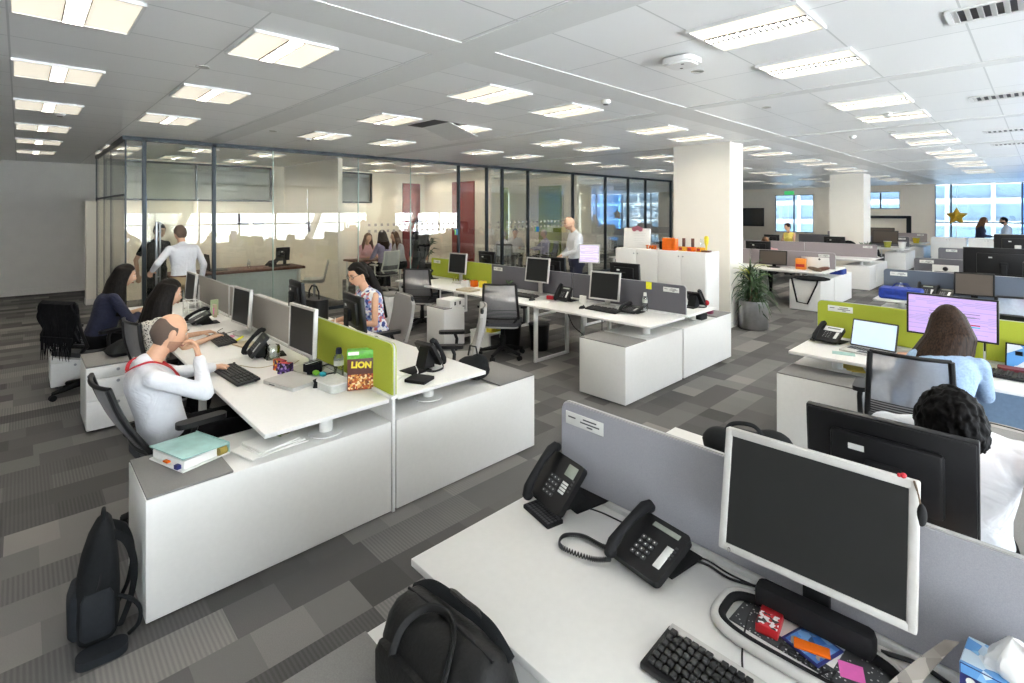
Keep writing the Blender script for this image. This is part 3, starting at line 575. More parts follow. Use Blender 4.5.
far_bench(20.9, 3.0, 2, .76, 'past the second column', 'darkscr', cr=(.6, 1.2))
far_bench(24.6, 3.0, 2, .7, 'by the end wall', 'lilacscr', cr=(.7, 1.0))
# cabinets -----------------------------------------------
def cupboard(label, x0, x1, y0, y1, h, group):
    t = thing('cabinet', label, 'cabinet', ((x0 + x1) / 2, (y0 + y1) / 2, 0), 0, group); W, L = x1 - x0, y1 - y0
    MB().box((.009, 0, h / 2 + .01), (W - .02, L - .002, h - .02), .003).build('body', 'white', t); MB().box((.01, 0, .02), (W - .06, L - .03, .04)).build('plinth', 'darkgrey', t)
    for s in (-1, 1):
        d = MB().box((-W / 2, s * L / 4, h / 2 + .02), (.018, L / 2 - .004, h - .06), .002).build('door', 'white', t)
        MB().cyl((-W / 2 - .009, s * .035, h - .075), (-W / 2 - .02, s * .035, h - .075), .012, n=12).build('knob', 'steel', d)
    return t
cupboard('tall white two-door cabinet carrying the certificate board', 7.46, 7.92, 4.33, 5.14, 1.285, 'white cabinets against the column')
cupboard('tall white two-door cabinet carrying the orange awards', 7.46, 7.92, 3.52, 4.325, 1.285, 'white cabinets against the column')
for i in range(4): cupboard('low white cabinet by the end window, %s from the yellow star side' % ORD[i], 22.6, 23.1, 1.75 - i * .95, 2.65 - i * .95, 1.02, 'low white cabinets by the end window')
# wall-mounted screens
def wall_screen(label, x, y, z, w_, h_, rz, m='blackg'):
    t = thing('wall_screen', label, 'television', (x, y, z), rz); MB().box((.03, 0, 0), (.05, w_, h_), .008).build('casing', 'black', t); MB().box((.004, 0, 0), (.004, w_ - .06, h_ - .06)).build('screen', m, t); MB().box((.09, 0, 0), (.08, .3, .25)).build('bracket', 'blackm', t)
wall_screen('black wall-mounted television on the cream wall beyond the plant', 27.75, 10.75, 1.6, 1.5, .95, 0)
b = MB(); b.box((27.84, 5.02, 1.65), (.1, 2.1, .12)); b.box((27.84, 4.02, .85), (.1, .16, 1.7)); single('notice_board_frame', b, 'frame', 'dark frame round the opening in the far cream wall', 'frame')
# ------------------------------------------------------------------ chairs (seat faces +x)
def make_chair(style='mesh'):
    t = thing('office_chair', '', 'office chair'); back = {'mesh': 'chairmesh', 'fabric': 'chairgrey', 'blue': 'chairblue', 'white': 'shellmesh'}[style]; fr = 'shell' if style == 'white' else 'black'
    MB().rrect(0, 0, .47, .5, .1, .44, .485).build('seat', 'chairpad' if style != 'fabric' else 'chairgrey', t)
    MB().rrect(-.01, 0, .42, .44, .08, .415, .44).build('seat_pan', 'silver', t)
    def bk(u, v, off=0):     # back surface, u across, v up
        y = (u - .5) * (.46 - .05 * v); z = .54 + .45 * v; x = -.225 - .09 * v ** 1.3 - .03 * math.sin(v * 3.1) + .10 * ((u - .5) * 2) ** 2 * .35 + off
        return (x, y, z)
    MB().grid(lambda u, v: bk(u, .26 + v * .72), 10, 10).build('backrest', back, t)
    if style == 'fabric':
        def sec(v):
            c0 = Vector(bk(.5, v)); w_ = .25 * (1 - .3 * max(0, v - .85) / .15); return [c0 + Vector((.012 + .032 * math.copysign(abs(math.cos(q)) ** .5, math.cos(q)) + .035 * (math.sin(q)) ** 2 * .6, w_ * math.copysign(abs(math.sin(q)) ** .6, math.sin(q)), .02 * (v - .5))) for q in [2 * math.pi * i / 28 for i in range(28)]]
        MB().ring([sec(i / 12) for i in range(13)]).build('back_pad', back, t)
    else: MB().grid(lambda u, v: bk(u, v * .26), 10, 6).build('lumbar_slats', 'ribs', t)
    b = MB()
    for u in (0, 1): b.tube([bk(u, i / 8, -.005) for i in range(9)], [.017] * 9, 8)
    b.tube([bk(i / 8, 1, 0) for i in range(9)], .013, 8); b.tube([bk(i / 8, 0, 0) for i in range(9)], .016, 8)
    for s in (-1, 1): b.tube([bk((s + 1) / 2, .05), (-.21, s * .16, .47), (-.08, s * .06, .41)], .018, 8)
    b.build('back_frame', fr, t)
    for s in (-1, 1):
        b = MB(); b.tube([(-.02, s * .2, .42), (-.02, s * .285, .46), (-.03, s * .29, .6), (-.01, s * .285, .655)], [.018, .018, .016, .018], 8); b.rrect(.02, s * .285, .27, .085, .035, .655, .685); b.build('armrest', fr if style != 'white' else 'shell', t)
    MB().cyl((0, 0, .1), (0, 0, .42), .028).cyl((0, 0, .1), (0, 0, .28), .036).box((0, 0, .4), (.18, .16, .05), .01).build('gas_column', 'blackm', t)
    b = MB()
    for k in range(5):
        a = 2 * math.pi * k / 5 + .3; c, s = math.cos(a), math.sin(a); b.tube([(0, 0, .12), (.1 * c, .1 * s, .115), (.3 * c, .3 * s, .075)], [.034, .03, .02], 8)
    b.lathe([(0, .08), (.05, .08), (.045, .14), (0, .14)]); b.build('star_base', 'blackm' if style != 'white' else 'silver', t)
    for k in range(5):
        a = 2 * math.pi * k / 5 + .3; c, s = math.cos(a), math.sin(a); b = MB(); px, py = .3 * c, .3 * s
        for q in (-1, 1): b.cyl((px - s * q * .022, py + c * q * .022, .03), (px - s * q * .008, py + c * q * .008, .03), .03, n=14)
        b.cyl((px, py, .03), (px, py, .085), .009, n=8); b.build('castor', 'blackm', t)
    return t
CP = {s: make_chair(s) for s in ('mesh', 'fabric', 'blue', 'white')}; CU = set()
def chair(label, x, y, rz, style='mesh', z=0, recline=0):
    p = CP[style]; g = 'office chairs with a five-star base'
    if recline:
        q = dup(p, label, (x, y, z), rz, g)
        for c in [c for c in bpy.data.objects if c.parent == q and c.name.split('.')[0] in ('backrest', 'lumbar_slats', 'back_frame')]: c.matrix_local = T(-.16, 0, .46) @ RY(-recline) @ T(.16, 0, -.46)
        return q
    if style not in CU: CU.add(style); p.location = (x, y, z); p.rotation_euler[2] = R(rz); p['label'] = label; p['group'] = g; return p
    return dup(p, label, (x, y, z), rz, g)
chair('black-framed mesh chair under the man with the red lanyard', .735, 3.77, 6, recline=14)
chair('grey mesh chair with a dark bag beside it, under the spotted-top woman', .96, 5.36, 8)
chair('mesh chair with a black jacket hung over its back', .53, 7.0, 34)
chair('grey-backed chair under the woman in glasses', 2.78, 4.93, 172, 'fabric')
chair('grey-backed empty chair behind the black phone on the left bench', 3.05, 4.0, 140, 'fabric')
chair('empty black-framed mesh chair at the far desk of the middle bench', 4.80, 7.12, 38)
chair('empty black-framed mesh chair with a long armrest, nearest desk of the middle bench', 4.60, 4.95, 40)
chair('black-framed mesh chair behind the long-haired woman', 4.38, .62, 6)
chair('pale grey chair under the man in white at the foreground bench', 2.72, .2, 178, 'fabric')
chair('dark mesh chair behind the potted plant', 10.75, 4.5, -15)
chair('blue-grey mesh chair at the first slate-screened row', 8.0, .28, 25, 'blue')
chair('white mesh chair of the woman in the glass meeting room', 6.18, 10.72, 95, 'white')
chair('blue-grey chair of the white-haired man in the meeting', 9.88, 10.58, 50, 'blue')
chair('grey chair of the lilac shirt man in the meeting', 11.5, 10.38, 150, 'blue')
chair('chair of the dark-haired man seated in the meeting', 11.5, 11.82, -128)
chair('chair of the man near the pink shirt by the end window', 16.75, .72, 180)
# white shell chair in the first office
t = thing('shell_chair', 'white shell chair at the dark wooden desk in the glass office', 'chair', (4.35, 10.35, 0), 150); b = MB()
MB().grid(lambda u, v: (-.2 - .16 * max(0, v - .45) + (.42 * (1 - min(1, v / .45))), (u - .5) * .5 * (1 - .2 * (abs(v - .5) * 2) ** 3), .44 + .42 * max(0, (v - .42) / .58) ** .9 + .10 * ((u - .5) * 2) ** 2), 12, 16).build('shell', 'shell', t)
b.cyl((0, 0, .06), (0, 0, .43), .025)
for k in range(4): a = k * math.pi / 2 + .4; b.tube([(0, 0, .07), (.28 * math.cos(a), .28 * math.sin(a), .02)], [.02, .014], 8)
b.build('pedestal_base', 'steel', t)
# ------------------------------------------------------------------ desk equipment (front faces +x, z = 0 on the desk)
def monitor(label, x, y, rz, w=.41, h=.34, zb=.11, tilt=4, style='silver', scr='screenoff', z=DZ, group=None, foot=True, bez=.02):
    group = group or {'silver': 'silver-framed monitors', 'black': 'black monitors'}[style]
    t = thing('monitor', label, 'monitor', (x, y, z), rz, group); mx = T(0, 0, zb) @ RY(-tilt); fm = 'silver' if style == 'silver' else 'black'
    b = MB(); 
    for s in (-1, 1): b.box((-.012, s * (w / 2 - bez / 2), h / 2), (.03, bez, h), .005, mx); b.box((-.012, 0, h / 2 + s * (h / 2 - bez / 2)), (.0295, w - .006, bez), .005, mx)
    b.build('bezel', fm, t)
    MB().box((-.004, 0, h / 2), (.006, w - 2 * bez + .004, h - 2 * bez + .004), 0, mx).build('screen', scr, t)
    b = MB(); b.box((-.022, 0, h / 2), (.02, w - .01, h - .01), .006, mx); b.box((-.042, 0, h / 2), (.035, w * .66, h * .66), .015, mx); b.build('back_housing', 'black', t)
    b = MB(); b.box((-.0605, w * .16, h * .70), (.001, .045, .02), 0, mx); b.build('back_label', 'label', t)
    b = MB(); tx = math.sin(R(tilt)) * h * .45; b.box((-.085 - tx, 0, (zb + h * .45) / 2 + .01), (.025, .07, zb + h * .45 - .01), .008); b.box((-.07, 0, h * .45), (.04, .1, .1), .01, mx); b.build('stand', 'blackm' if style == 'black' else 'silver', t)
    if foot: MB().rrect(-.06, 0, .2, .24, .08, 0, .014).build('foot', 'blackm' if style == 'black' else 'silver', t)
    return t
def keyboard(label, x, y, rz, w=.44, z=DZ, silver=False):
    t = thing('keyboard', label, 'keyboard', (x, y, z), rz, 'computer keyboards'); mx = T(0, 0, .012) @ RY(4)
    MB().box((0, 0, .006), (.155, w, .018), .005, mx).build('casing', 'black', t)
    if silver: MB().box((-.072, 0, .0165), (.022, w - .012, .006), .002, mx).build('silver_strip', 'silver', t)
    n = int((w - .03) / .0192); blocks = [MB(), MB(), MB()]
    for r_ in range(6):
        xx = (-.058 if silver else -.06) + r_ * .0225
        for c_ in range(n):
            yy = -w / 2 + .024 + c_ * (w - .048) / (n - 1)
            if n > 18 and c_ in (14, 18): continue
            if r_ == 0 and c_ in (1, 6, 11): continue
            if r_ == 5 and 4 <= c_ <= 8 and c_ != 6: continue
            blocks[0 if c_ < 14 or n <= 18 else 1 if c_ < 18 else 2].box((xx, yy, .019), (.0175, (w - .048) / (n - 1) * .88 * (4.6 if r_ == 5 and c_ == 6 else 1), .009), .0022, mx, 1)
    for q, nm_ in zip(blocks, ('key_block', 'arrow_key_block', 'number_pad')):
        if len(q.bm.faces): q.build(nm_, 'keys', t)
    for s in (-1, 1): MB().box((-.06, s * (w / 2 - .05), .004), (.015, .03, .012), .002).build('foot', 'black', t)
    return t
def mouse(label, x, y, rz=180, z=DZ, m='black'):
    t = thing('mouse', label, 'computer mouse', (x, y, z), rz, 'computer mice'); b = MB(); b.sph((0, 0, .004), (.055, .031, .03)); bmesh.ops.bisect_plane(b.bm, geom=b.bm.verts[:] + b.bm.edges[:] + b.bm.faces[:], plane_co=(0, 0, .001), plane_no=(0, 0, 1), clear_inner=True)
    bmesh.ops.holes_fill(b.bm, edges=[e for e in b.bm.edges if e.is_boundary]); b.build('shell', m, t); MB().cyl((-.03 + .002, -.004, .03), (-.028, .004, .03), .009, n=12).build('wheel', 'darkgrey', t); return t
def phone(label, x, y, rz, tilt=28, z=DZ, tray=False, strip=True, cord=True, silvertop=False):
    t = thing('desk_phone', label, 'desk phone', (x, y, z), rz, 'black desk phones'); mx = T(.1, 0, .018) @ RY(tilt)      # plate runs back from the front edge
    MB().rrect(-.1, .0, .2, .2, .018, -.004, .022, mx).build('body', 'black', t)
    b = MB(); k = math.sin(R(tilt)) * .17
    b.box((-.075, 0, .004), (.17, .17, .008), .003); b.prism([(.1 - .06 * math.cos(R(tilt)), .006), (.1 - .2 * math.cos(R(tilt)) - .03, .006), (.1 - .17 * math.cos(R(tilt)), .012 + .17 * math.sin(R(tilt))), (.1 - .06 * math.cos(R(tilt)), .012 + .06 * math.sin(R(tilt)))], -.05, .05, Matrix(((1, 0, 0, 0), (0, 0, 1, 0), (0, 1, 0, 0), (0, 0, 0, 1)))); b.build('stand', 'blackm', t)
    MB().box((-.15, .03, -.0045), (.022, .05, .002), 0, mx).build('rear_label', 'label', t)
    b = MB()
    for i in range(4):
        for j in range(3): b.rrect(-.145 + i * .021 + .035, -.03 + j * .022, .014, .017, .004, .022, .0265, mx)
    b.build('keypad', 'darkgrey', t)
    b = MB()
    for i in range(4):
        for j in range(3): b.box((-.145 + i * .021 + .035, -.03 + j * .022, .0268), (.004, .004, .0006), 0, mx)
    b.build('key_digits', 'keyleg', t)
    MB().box((-.172, .018, .0235) if strip else (-.16, .05, .0235), (.018, .105, .003) if strip else (.045, .055, .003), .001, mx).build('display', 'lcd', t)
    if silvertop: MB().box((-.165, .015, .0228), (.06, .15, .0025), .001, mx).build('top_strip', 'label', t)
    b = MB()
    if strip: b.box((-.085, .066, .0232), (.085, .026, .002), .001, mx)
    else:
        for i in range(4): b.box((-.112 + i * .012, .052, .0232), (.009, .034, .002), .001, mx)
    b.build('line_card', 'keyleg', t)
    b = MB()
    for i in range(4):
        for j in (0, 1): b.rrect(-.135 + i * .014, .085 + j * .004 - .003, .008, .006, .002, .022, .025, mx)
    b.build('side_buttons', 'darkgrey', t)
    b = MB(); hx = mx @ T(-.1, -.078, .03)
    b.tube([hx @ Vector(p) for p in ((-.115, 0, .012), (-.085, 0, .026), (-.03, 0, .034), (.03, 0, .034), (.085, 0, .026), (.115, 0, .012))], [.017, .020, .0155, .0155, .020, .017], 12); b.sph(hx @ Vector((-.108, 0, .006)), (.022, .021, .018)); b.sph(hx @ Vector((.108, 0, .006)), (.022, .021, .018)); b.build('handset', 'blackm', t)
    if tray:
        MB().rrect(.125, .015, .075, .17, .006, 0, .011).build('key_tray', 'blackm', t); b = MB()
        for i in range(4):
            for j in range(11): b.box((.1 + i * .016, -.06 + j * .0145, .0115), (.011, .01, .003), .001)
        b.build('tray_keys', 'darkgrey', t)
    if cord:
        b = MB(); pts = []; n = 420; c0 = mx @ Vector((.01, -.08, .02)); P = [Vector((c0.x, c0.y, .02)), Vector((.16, -.13, .012)), Vector((.2, -.235, .012)), Vector((.155, -.275, .012)), Vector((.10, -.235, .012)), Vector((.08, -.15, .012)), Vector((.05, -.10, .014))] if cord == 'loop' else [Vector((c0.x, c0.y, .02)), Vector((.07, -.14, .012)), Vector((-.02, -.15, .012)), Vector((-.05, -.1, .012))]
        for i in range(n):
            u = i / (n - 1) * (len(P) - 1); a = min(int(u), len(P) - 2); f = u - a
            p0, p1, p2, p3 = P[max(a - 1, 0)], P[a], P[a + 1], P[min(a + 2, len(P) - 1)]
            q = .5 * ((2 * p1) + (p2 - p0) * f + (2 * p0 - 5 * p1 + 4 * p2 - p3) * f * f + (3 * p1 - p0 - 3 * p2 + p3) * f ** 3); ph = i * 1.05
            pts.append(q + Vector((.0055 * math.cos(ph), .0045 * math.cos(ph), .006 * math.sin(ph))))
        b.tube(pts, .0026, 5); b.build('coiled_cord', 'coil', t)
    return t
def laptop(label, x, y, rz, w=.33, d=.23, ang=105, scr='screenoff', body='silver', z=DZ, closed=False):
    t = thing('laptop', label, 'laptop', (x, y, z), rz, 'laptops')
    MB().rrect(0, 0, d, w, .012, .002, .016).build('base', body, t)
    if closed: MB().rrect(0, 0, d, w, .014, .017, .026).build('lid', body, t); b = MB(); b.box((d / 2, -.06, .01), (.002, .06, .006)); b.build('ports', 'black', t); return t
    b = MB()
    for i in range(5):
        for j in range(13): b.box((-.075 + i * .021, -w / 2 + .035 + j * (w - .07) / 12, .0168), (.016, .019, .002), .0006, None, 1)
    b.build('keys', 'keys', t); MB().box((.065, 0, .0162), (.06, .09, .001)).build('touchpad', 'darkgrey', t)
    mx = T(-d / 2 + .004, 0, .016) @ RY(-(ang - 90)); MB().rrect(0, 0, d, w, .012, -.004, .004, mx @ T(0, 0, d / 2) @ RY(90)).build('lid', body if body != 'silver' else 'darkgrey', t)
    MB().box((.005, 0, d / 2), (.002, w - .022, d - .026), 0, mx).build('screen', scr, t); return t
def lit(name, cols, scale, e): return patch_material(name, cols, scale, .4, e)
def page_screen(name, base, e, rows=9):
    m, t, b = nodes_mat(name); k = NB(t); x, y, z = k.xyz(); r = k.m('FLOOR', k.m('MULTIPLY', z, 85)); c = k.m('FLOOR', k.m('MULTIPLY', y, 14))
    v = k.m('MULTIPLY', k.m('GREATER_THAN', k.rnd(r, 1.0), .35), k.m('GREATER_THAN', k.rnd(c, r), .3)); fr = k.m('FRACT', k.m('MULTIPLY', z, 85)); v = k.m('MULTIPLY', v, k.m('LESS_THAN', fr, .45))
    o = k.ramp(v, [(0, srgb(base)), (1, srgb('9a8cb8'))], False); t.links.new(o, b.inputs['Base Color']); t.links.new(o, b.inputs['Emission Color']); b.inputs['Emission Strength'].default_value = e; b.inputs['Roughness'].default_value = .3; return m
M['scr_purple'] = page_screen('lit_lilac_page', 'b79cd8', .22); M['scr_blue'] = mat('lit_pale_blue_screen', 'c6daf0', .3, var=.05, scale=4, emit=.24); M['scr_lilac'] = page_screen('lit_small_page', 'cfc3e2', .4)
def cable(label, pts, r=.003, m='coil', n=60, cat='cable'):
    P = [Vector(p) for p in pts]; out = []
    for i in range(n):
        u = i / (n - 1) * (len(P) - 1); a = min(int(u), len(P) - 2); f = u - a; p0, p1, p2, p3 = P[max(a - 1, 0)], P[a], P[a + 1], P[min(a + 2, len(P) - 1)]
        out.append(.5 * ((2 * p1) + (p2 - p0) * f + (2 * p0 - 5 * p1 + 4 * p2 - p3) * f * f + (3 * p1 - p0 - 3 * p2 + p3) * f ** 3))
    return single('cable', MB().tube(out, r, 6), m, label, cat)
# ---------------- foreground bench C
t = monitor('big silver-framed widescreen monitor in the foreground', 1.547, .448, 182.4, .478, .352, .165, 10.2, 'silver', 'screenoff', foot=False, bez=.022)
MB().box((-.065, 0, .045), (.06, .30, .07), .02).build('stand_block', 'blackm', t)
for c_ in [c for c in bpy.data.objects if c.parent == t and c.name.split('.')[0] == 'stand']: c_.data.materials[0] = M['blackm']
MB().cyl((.002, 0, .507 - .01), (.006, 0, .507 - .01), .007, n=16).build('logo', 'darkgrey', t).location = (-.066, 0, -.0)
b = MB(); b.cyl((.005, -.205, .175), (.009, -.205, .175), .006, n=14); b.build('power_button', 'chrome', t)
# loop-shaped stand of that monitor
b = MB(); pts = [(-.06 + .145 * math.cos(a) * 1 + .0, .225 * math.sin(a), .012) for a in [2 * math.pi * i / 48 for i in range(48)]]
def sq(a, rx, ry, e=.55): c, s = math.cos(a), math.sin(a); return (rx * math.copysign(abs(c) ** e, c), ry * math.copysign(abs(s) ** e, s))
b.tube([(.02 + sq(a, .105, .225)[0], sq(a, .105, .225)[1], .014) for a in [2 * math.pi * i / 56 for i in range(56)]], .014, 10, True); b.build('loop_foot', 'silver', t)
b = MB(); b.tube([(.02 + sq(a, .09, .208)[0], sq(a, .09, .208)[1], .016) for a in [2 * math.pi * i / 56 for i in range(56)]], .012, 10, True); b.build('loop_foot_inner', 'blackm', t)
monitor('wide black monitor seen from behind, in front of the man in white', 2.10, .36, 1, .462, .325, .18, 6, 'black')
phone('black desk phone with a pull-out key tray on the foreground desk', 1.60, 1.345, 168, 48, tray=True, strip=False)
phone('black desk phone with a looped coiled cord in the middle of the foreground desk', 1.535, .91, 172, 22, cord='loop')
keyboard('black and silver keyboard at the bottom edge of the foreground desk', 1.235, .5, 180, .45, silver=True)
cable('black cable running from the far phone along the foreground screen', [(1.63, 1.28, .733), (1.65, 1.2, .733), (1.655, 1.1, .733), (1.66, 1.02, .734)])
cable('black cable from the near phone to the foreground monitor', [(1.64, .86, .734), (1.66, .78, .734), (1.65, .7, .734), (1.68, .6, .735), (1.66, .5, .736)], .004)
cable('second black cable beside the near phone', [(1.63, .87, .734), (1.68, .8, .734), (1.67, .7, .734), (1.70 - .02, .55, .735)], .003)
cable('thin black cable hanging over the front of the loop stand to the keyboard', [(1.59, .6, .738), (1.50, .585, .755), (1.40, .56, .734), (1.32, .52, .734), (1.29, .47, .736)], .0025)
cable('black cable across the papers in the loop stand', [(1.68, .6, .74), (1.63, .52, .752), (1.655, .43, .75), (1.68, .36, .745)], .003)
# things lying in the loop stand
single('polka_dot_sheet', MB().box((0, 0, .0), (.17, .40, .0016)), 'dots', 'charcoal polka-dot card lying inside the loop stand', 'card', (1.565, .43, .7325), -2)
t = bpy.data.objects['polka_dot_sheet']; text_part('lettering', 'ready!', .055, 'black', t, T(-.068, .0, .0012) @ RZ(-90), .0004, .0006)
single('white_sheet', MB().box((0, 0, 0), (.15, .16, .0012)), 'paper', 'white paper lying on the polka-dot card', 'paper', (1.60, .45, .7345), -4)
t = thing('snack_box', 'red carton standing in the loop stand', 'carton', (1.545, .54, .7345), 8); MB().box((0, 0, .013), (.095, .058, .026), .003).build('carton', 'redbox', t)
MB().box((-.018, 0, .0265), (.055, .054, .001)).build('printed_panel', patch_material('red_white_check_print', ['a8161e', 'eeeeee', '2a2a2a', 'eeeeee', 'c03038'], 120), t)
t = thing('photo_card', 'blue printed card under the orange packet', 'card', (1.555, .435, .7365), -18); MB().box((0, 0, .002), (.11, .105, .004), .001).build('card', 'tissueblue', t); MB().box((0, 0, .0043), (.095, .09, .0006)).build('picture', patch_material('blue_photo_print', ['2a5fa8', '6e98c8', '9a8f80', '24456e', '4a7ab8'], 45), t)
single('orange_packet', MB().box((0, 0, .003), (.035, .085, .006), .002), 'orange', 'small orange packet lying on the blue card', 'packet', (1.535, .43, .7412), 18)
single('sticky_note', MB().grid(lambda u, v: (u * .05, v * .055, .004 * u * u), 4, 2), 'hotpink', 'magenta sticky note on the polka-dot card', 'sticky note', (1.525, .305, .7345), 20)
t = thing('trinket_keyring', 'small dark keyring toy hanging at the top right corner of the foreground monitor', 'keyring', (1.61, .222, 1.2), 0); b = MB(); b.tube([(0, 0, .045), (.004, -.006, .02), (.002, -.012, -.01)], .0025, 6); b.build('cord', 'bark', t)
b = MB(); b.sph((.002, -.014, -.035), (.012, .012, .028)); b.build('charm', 'blackm', t); b = MB(); b.sph((-.01, .02, .055), .007); b.sph((-.012, .028, .054), .005); b.build('bead', 'redc', t)
# tissue box and a folded card at the right edge
t = thing('tissue_box', 'blue tissue carton with a white tissue at the bottom right corner', 'tissue box', (1.625, .015, DZ), -4); b = MB(); b.box((0, 0, .07), (.11, .23, .14), .002); b.build('carton', 'tissueblue', t)
b = MB(); b.box((0, 0, .1405), (.108, .228, .001)); b.build('printed_top', 'lightblue', t)
MB().box((-.0553, 0, .128), (.001, .226, .02)).build('printed_band', 'lightblue', t)
MB().box((0, .1153, .128), (.106, .001, .02)).build('printed_band', 'lightblue', t)
text_part('lettering', '\ufee6\ufef3\ufe8e\ufed3', .075, 'paper', t, T(-.056, .02, .075) @ Matrix(((0, 0, -1, 0), (-1, 0, 0, 0), (0, 1, 0, 0), (0, 0, 0, 1))), .0005, .0012)
b = MB(); b.cyl((-.0555, .095, .105), (-.0565, .095, .105), .009); b.build('round_mark', 'paper', t)
b = MB(); rng = random.Random(4)
def tis(u, v):
    a = u * 2 * math.pi; r = (1 - v) ** .75 * (1 + .25 * math.sin(v * 3.1)); q = 1 + .30 * math.sin(3 * a + 1.5 * v) + .20 * math.sin(7 * a + 3 * v) + .08 * math.sin(13 * a)
    return (.034 * r * q * math.cos(a) - .01 * v, .072 * r * q * math.sin(a) + .03 * v * v, .139 + .085 * v ** .85 + .03 * math.sin(2 * a + .6) * (1 - v) * v * 2)
b.grid(tis, 48, 16); b.build('tissue', 'tissue', t)
single('folded_card', MB().grid(lambda u, v: (.07 * u + .012 * math.sin(3 * u) + (v - .5) * .02 * (1 - .6 * u), -.10 * u - (v - .5) * .055 * (1 - .5 * u), .002 + .147 * u + .006 * v), 12, 3), patch_material('grey_printed_card', ['8f8880', '7a736d', 'a39c94', '6d665f'], 30), 'grey printed card leaning up against the tissue carton', 'card', (1.55, .25, .731), 0)
single('blue_leaflet', MB().box((0, 0, .001), (.09, .07, .002)), mat('pale_blue_leaflet', 'a9c4dc', .5), 'pale blue leaflet lying before the tissue carton', 'leaflet', (1.47, .16, DZ), 25)
cable('bundle of black cable lying along the foot of the grey foreground screen', [(1.665, .3, .737), (1.685, .22, .74), (1.67, .14, .737), (1.68, .05, .74), (1.67, -.08, .737)], .006)
# ---------------- bench A, left side
monitor('silver-framed monitor in front of the man with the red lanyard', 1.50, 3.82, 183, .42, .35, .135, 2)
monitor('silver-framed monitor with sticky notes before the spotted-top woman', 1.52, 5.35, 184, .42, .35, .1, 4)
monitor('silver-framed monitor farthest along the left bench', 1.48, 7.2, 181, .42, .35, .09, 5)
keyboard('black keyboard under the hand of the man with the red lanyard', 1.12, 4.0, 183, .46); keyboard('black keyboard under the hands of the spotted-top woman', 1.33, 5.2, 178, .45)
mouse('dark mouse under the left hand of the man with the red lanyard', 1.15, 4.27, 185)
laptop('closed silver laptop on the nearest left desk', 1.36, 3.6, 195, closed=True)
t = phone('black desk phone with its handset up, by the man with the red lanyard', 1.44, 4.42, 170, 50); phone('black desk phone on the desk of the spotted-top woman', 1.38, 6.15, 178, 25)
t = thing('food_tub', 'clear plastic food tub with a pale lid on the nearest left desk', 'food container', (1.52, 3.3, DZ), 8); b = MB(); b.rrect(0, 0, .15, .2, .035, 0, .05); b.build('tub', 'frost', t); MB().rrect(0, 0, .165, .215, .04, .05, .058).build('lid', 'keyleg', t)
def bottle(label, x, y, z, h, r, cap, m='clear'):
    t = thing('water_bottle', label, 'bottle', (x, y, z), 0, 'clear drinking bottles'); MB().lathe([(0, 0), (r, 0), (r, h * .3), (r * .92, h * .36), (r, h * .42), (r, h * .78), (r * .55, h * .9), (r * .5, h)]).build('bottle', m, t)
    MB().lathe([(r * .62, h * .9), (r * .62, h), (r * .5, h + .02), (0, h + .02)]).build('cap', cap, t); MB().lathe([(r * 1.005, h * .5), (r * 1.01, h * .5), (r * 1.01, h * .68), (r * 1.005, h * .68)]).build('band', 'frost', t); return t
bottle('clear drinking bottle with a navy cap beside the cereal box', 1.63, 3.46, DZ, .2, .034, 'navy')
t = thing('cereal_box', 'brown and green cereal box leaning on the lime green screen', 'cereal box', (1.655, 3.175, DZ), 62)
MB().box((0, 0, .13), (.075, .18, .26), .002).build('carton', mat('dark_brown_carton', '4a1a0e', .4, var=.2, scale=20), t); MB().box((0, 0, .235), (.0765, .1815, .052), .001).build('green_top', mat('leaf_green_carton', '5fae3c', .4, var=.25, scale=40), t)
MB().box((.0, -.0905, .105), (.072, .0015, .2)).build('nutrition_side', patch_material('blue_white_text_print', ['9cc4dc', 'c8dcea', '6fa3c2', 'e6eef2'], 90), t)
fx = Matrix(((0, 0, -1, 0), (-1, 0, 0, 0), (0, 1, 0, 0), (0, 0, 0, 1)))
MB().box((-.038, 0, .055), (.0012, .17, .1)).build('cereal_picture', patch_material('caramel_cereal_print', ['8a4a1c', 'd39a58', 'b86a28', 'e8cfa0', '6e2c10', 'a8431a'], 75), t)
text_part('lettering', 'LION', .056, 'yellow', t, T(-.0385, 0, .165) @ fx @ RZ(-4), .0012, .0028); b = MB(); b.box((-.0385, .05, .245), (.001, .07, .022), .0); b.build('white_flash', 'paper', t)
t = thing('swim_goggles', 'pair of lime and blue goggles with a black strap lying by the food tub', 'goggles', (1.56, 3.62, DZ), 20); b = MB(); b.sph((0, .035, .018), (.022, .03, .018)); b.build('lens', 'lime', t); b = MB(); b.sph((0, -.035, .018), (.022, .03, .018)); b.build('lens', 'cyan', t)
b = MB(); b.tube([(0, .06, .02), (.06, .09, .03), (.11, .03, .05), (.12, -.05, .035), (.06, -.09, .02), (0, -.06, .02)], .006, 6); b.build('strap', 'coil', t)
single('phone_charm', MB().lathe([(0, 0), (.02, .0), (.012, .03), (.02, .05), (0, .06)]), 'blackm', 'small dark figurine standing in front of the closed laptop', 'figurine', (1.44, 3.4, DZ))
for i, (dx, dy, m, l) in enumerate(((0, 0, patch_material('foil_snack_print_a', ['b83a1a', '3a1a48', 'e0b040', '201018'], 60), 'dark red snack carton under the nearest silver monitor'), (.0, -.11, patch_material('foil_snack_print_b', ['4a2a78', '1a1018', 'a08ac0', '2a1030'], 60), 'purple snack carton under the nearest silver monitor'))):
    t = thing('snack_carton', l, 'carton', (1.40 + dx, 3.95 + dy, DZ), 12 + 20 * i, 'snack cartons under the monitor'); MB().box((0, 0, .04), (.05, .1, .08), .003).build('carton', m, t); MB().box((0, 0, .0805), (.04, .09, .002)).build('flap', 'redbox', t)
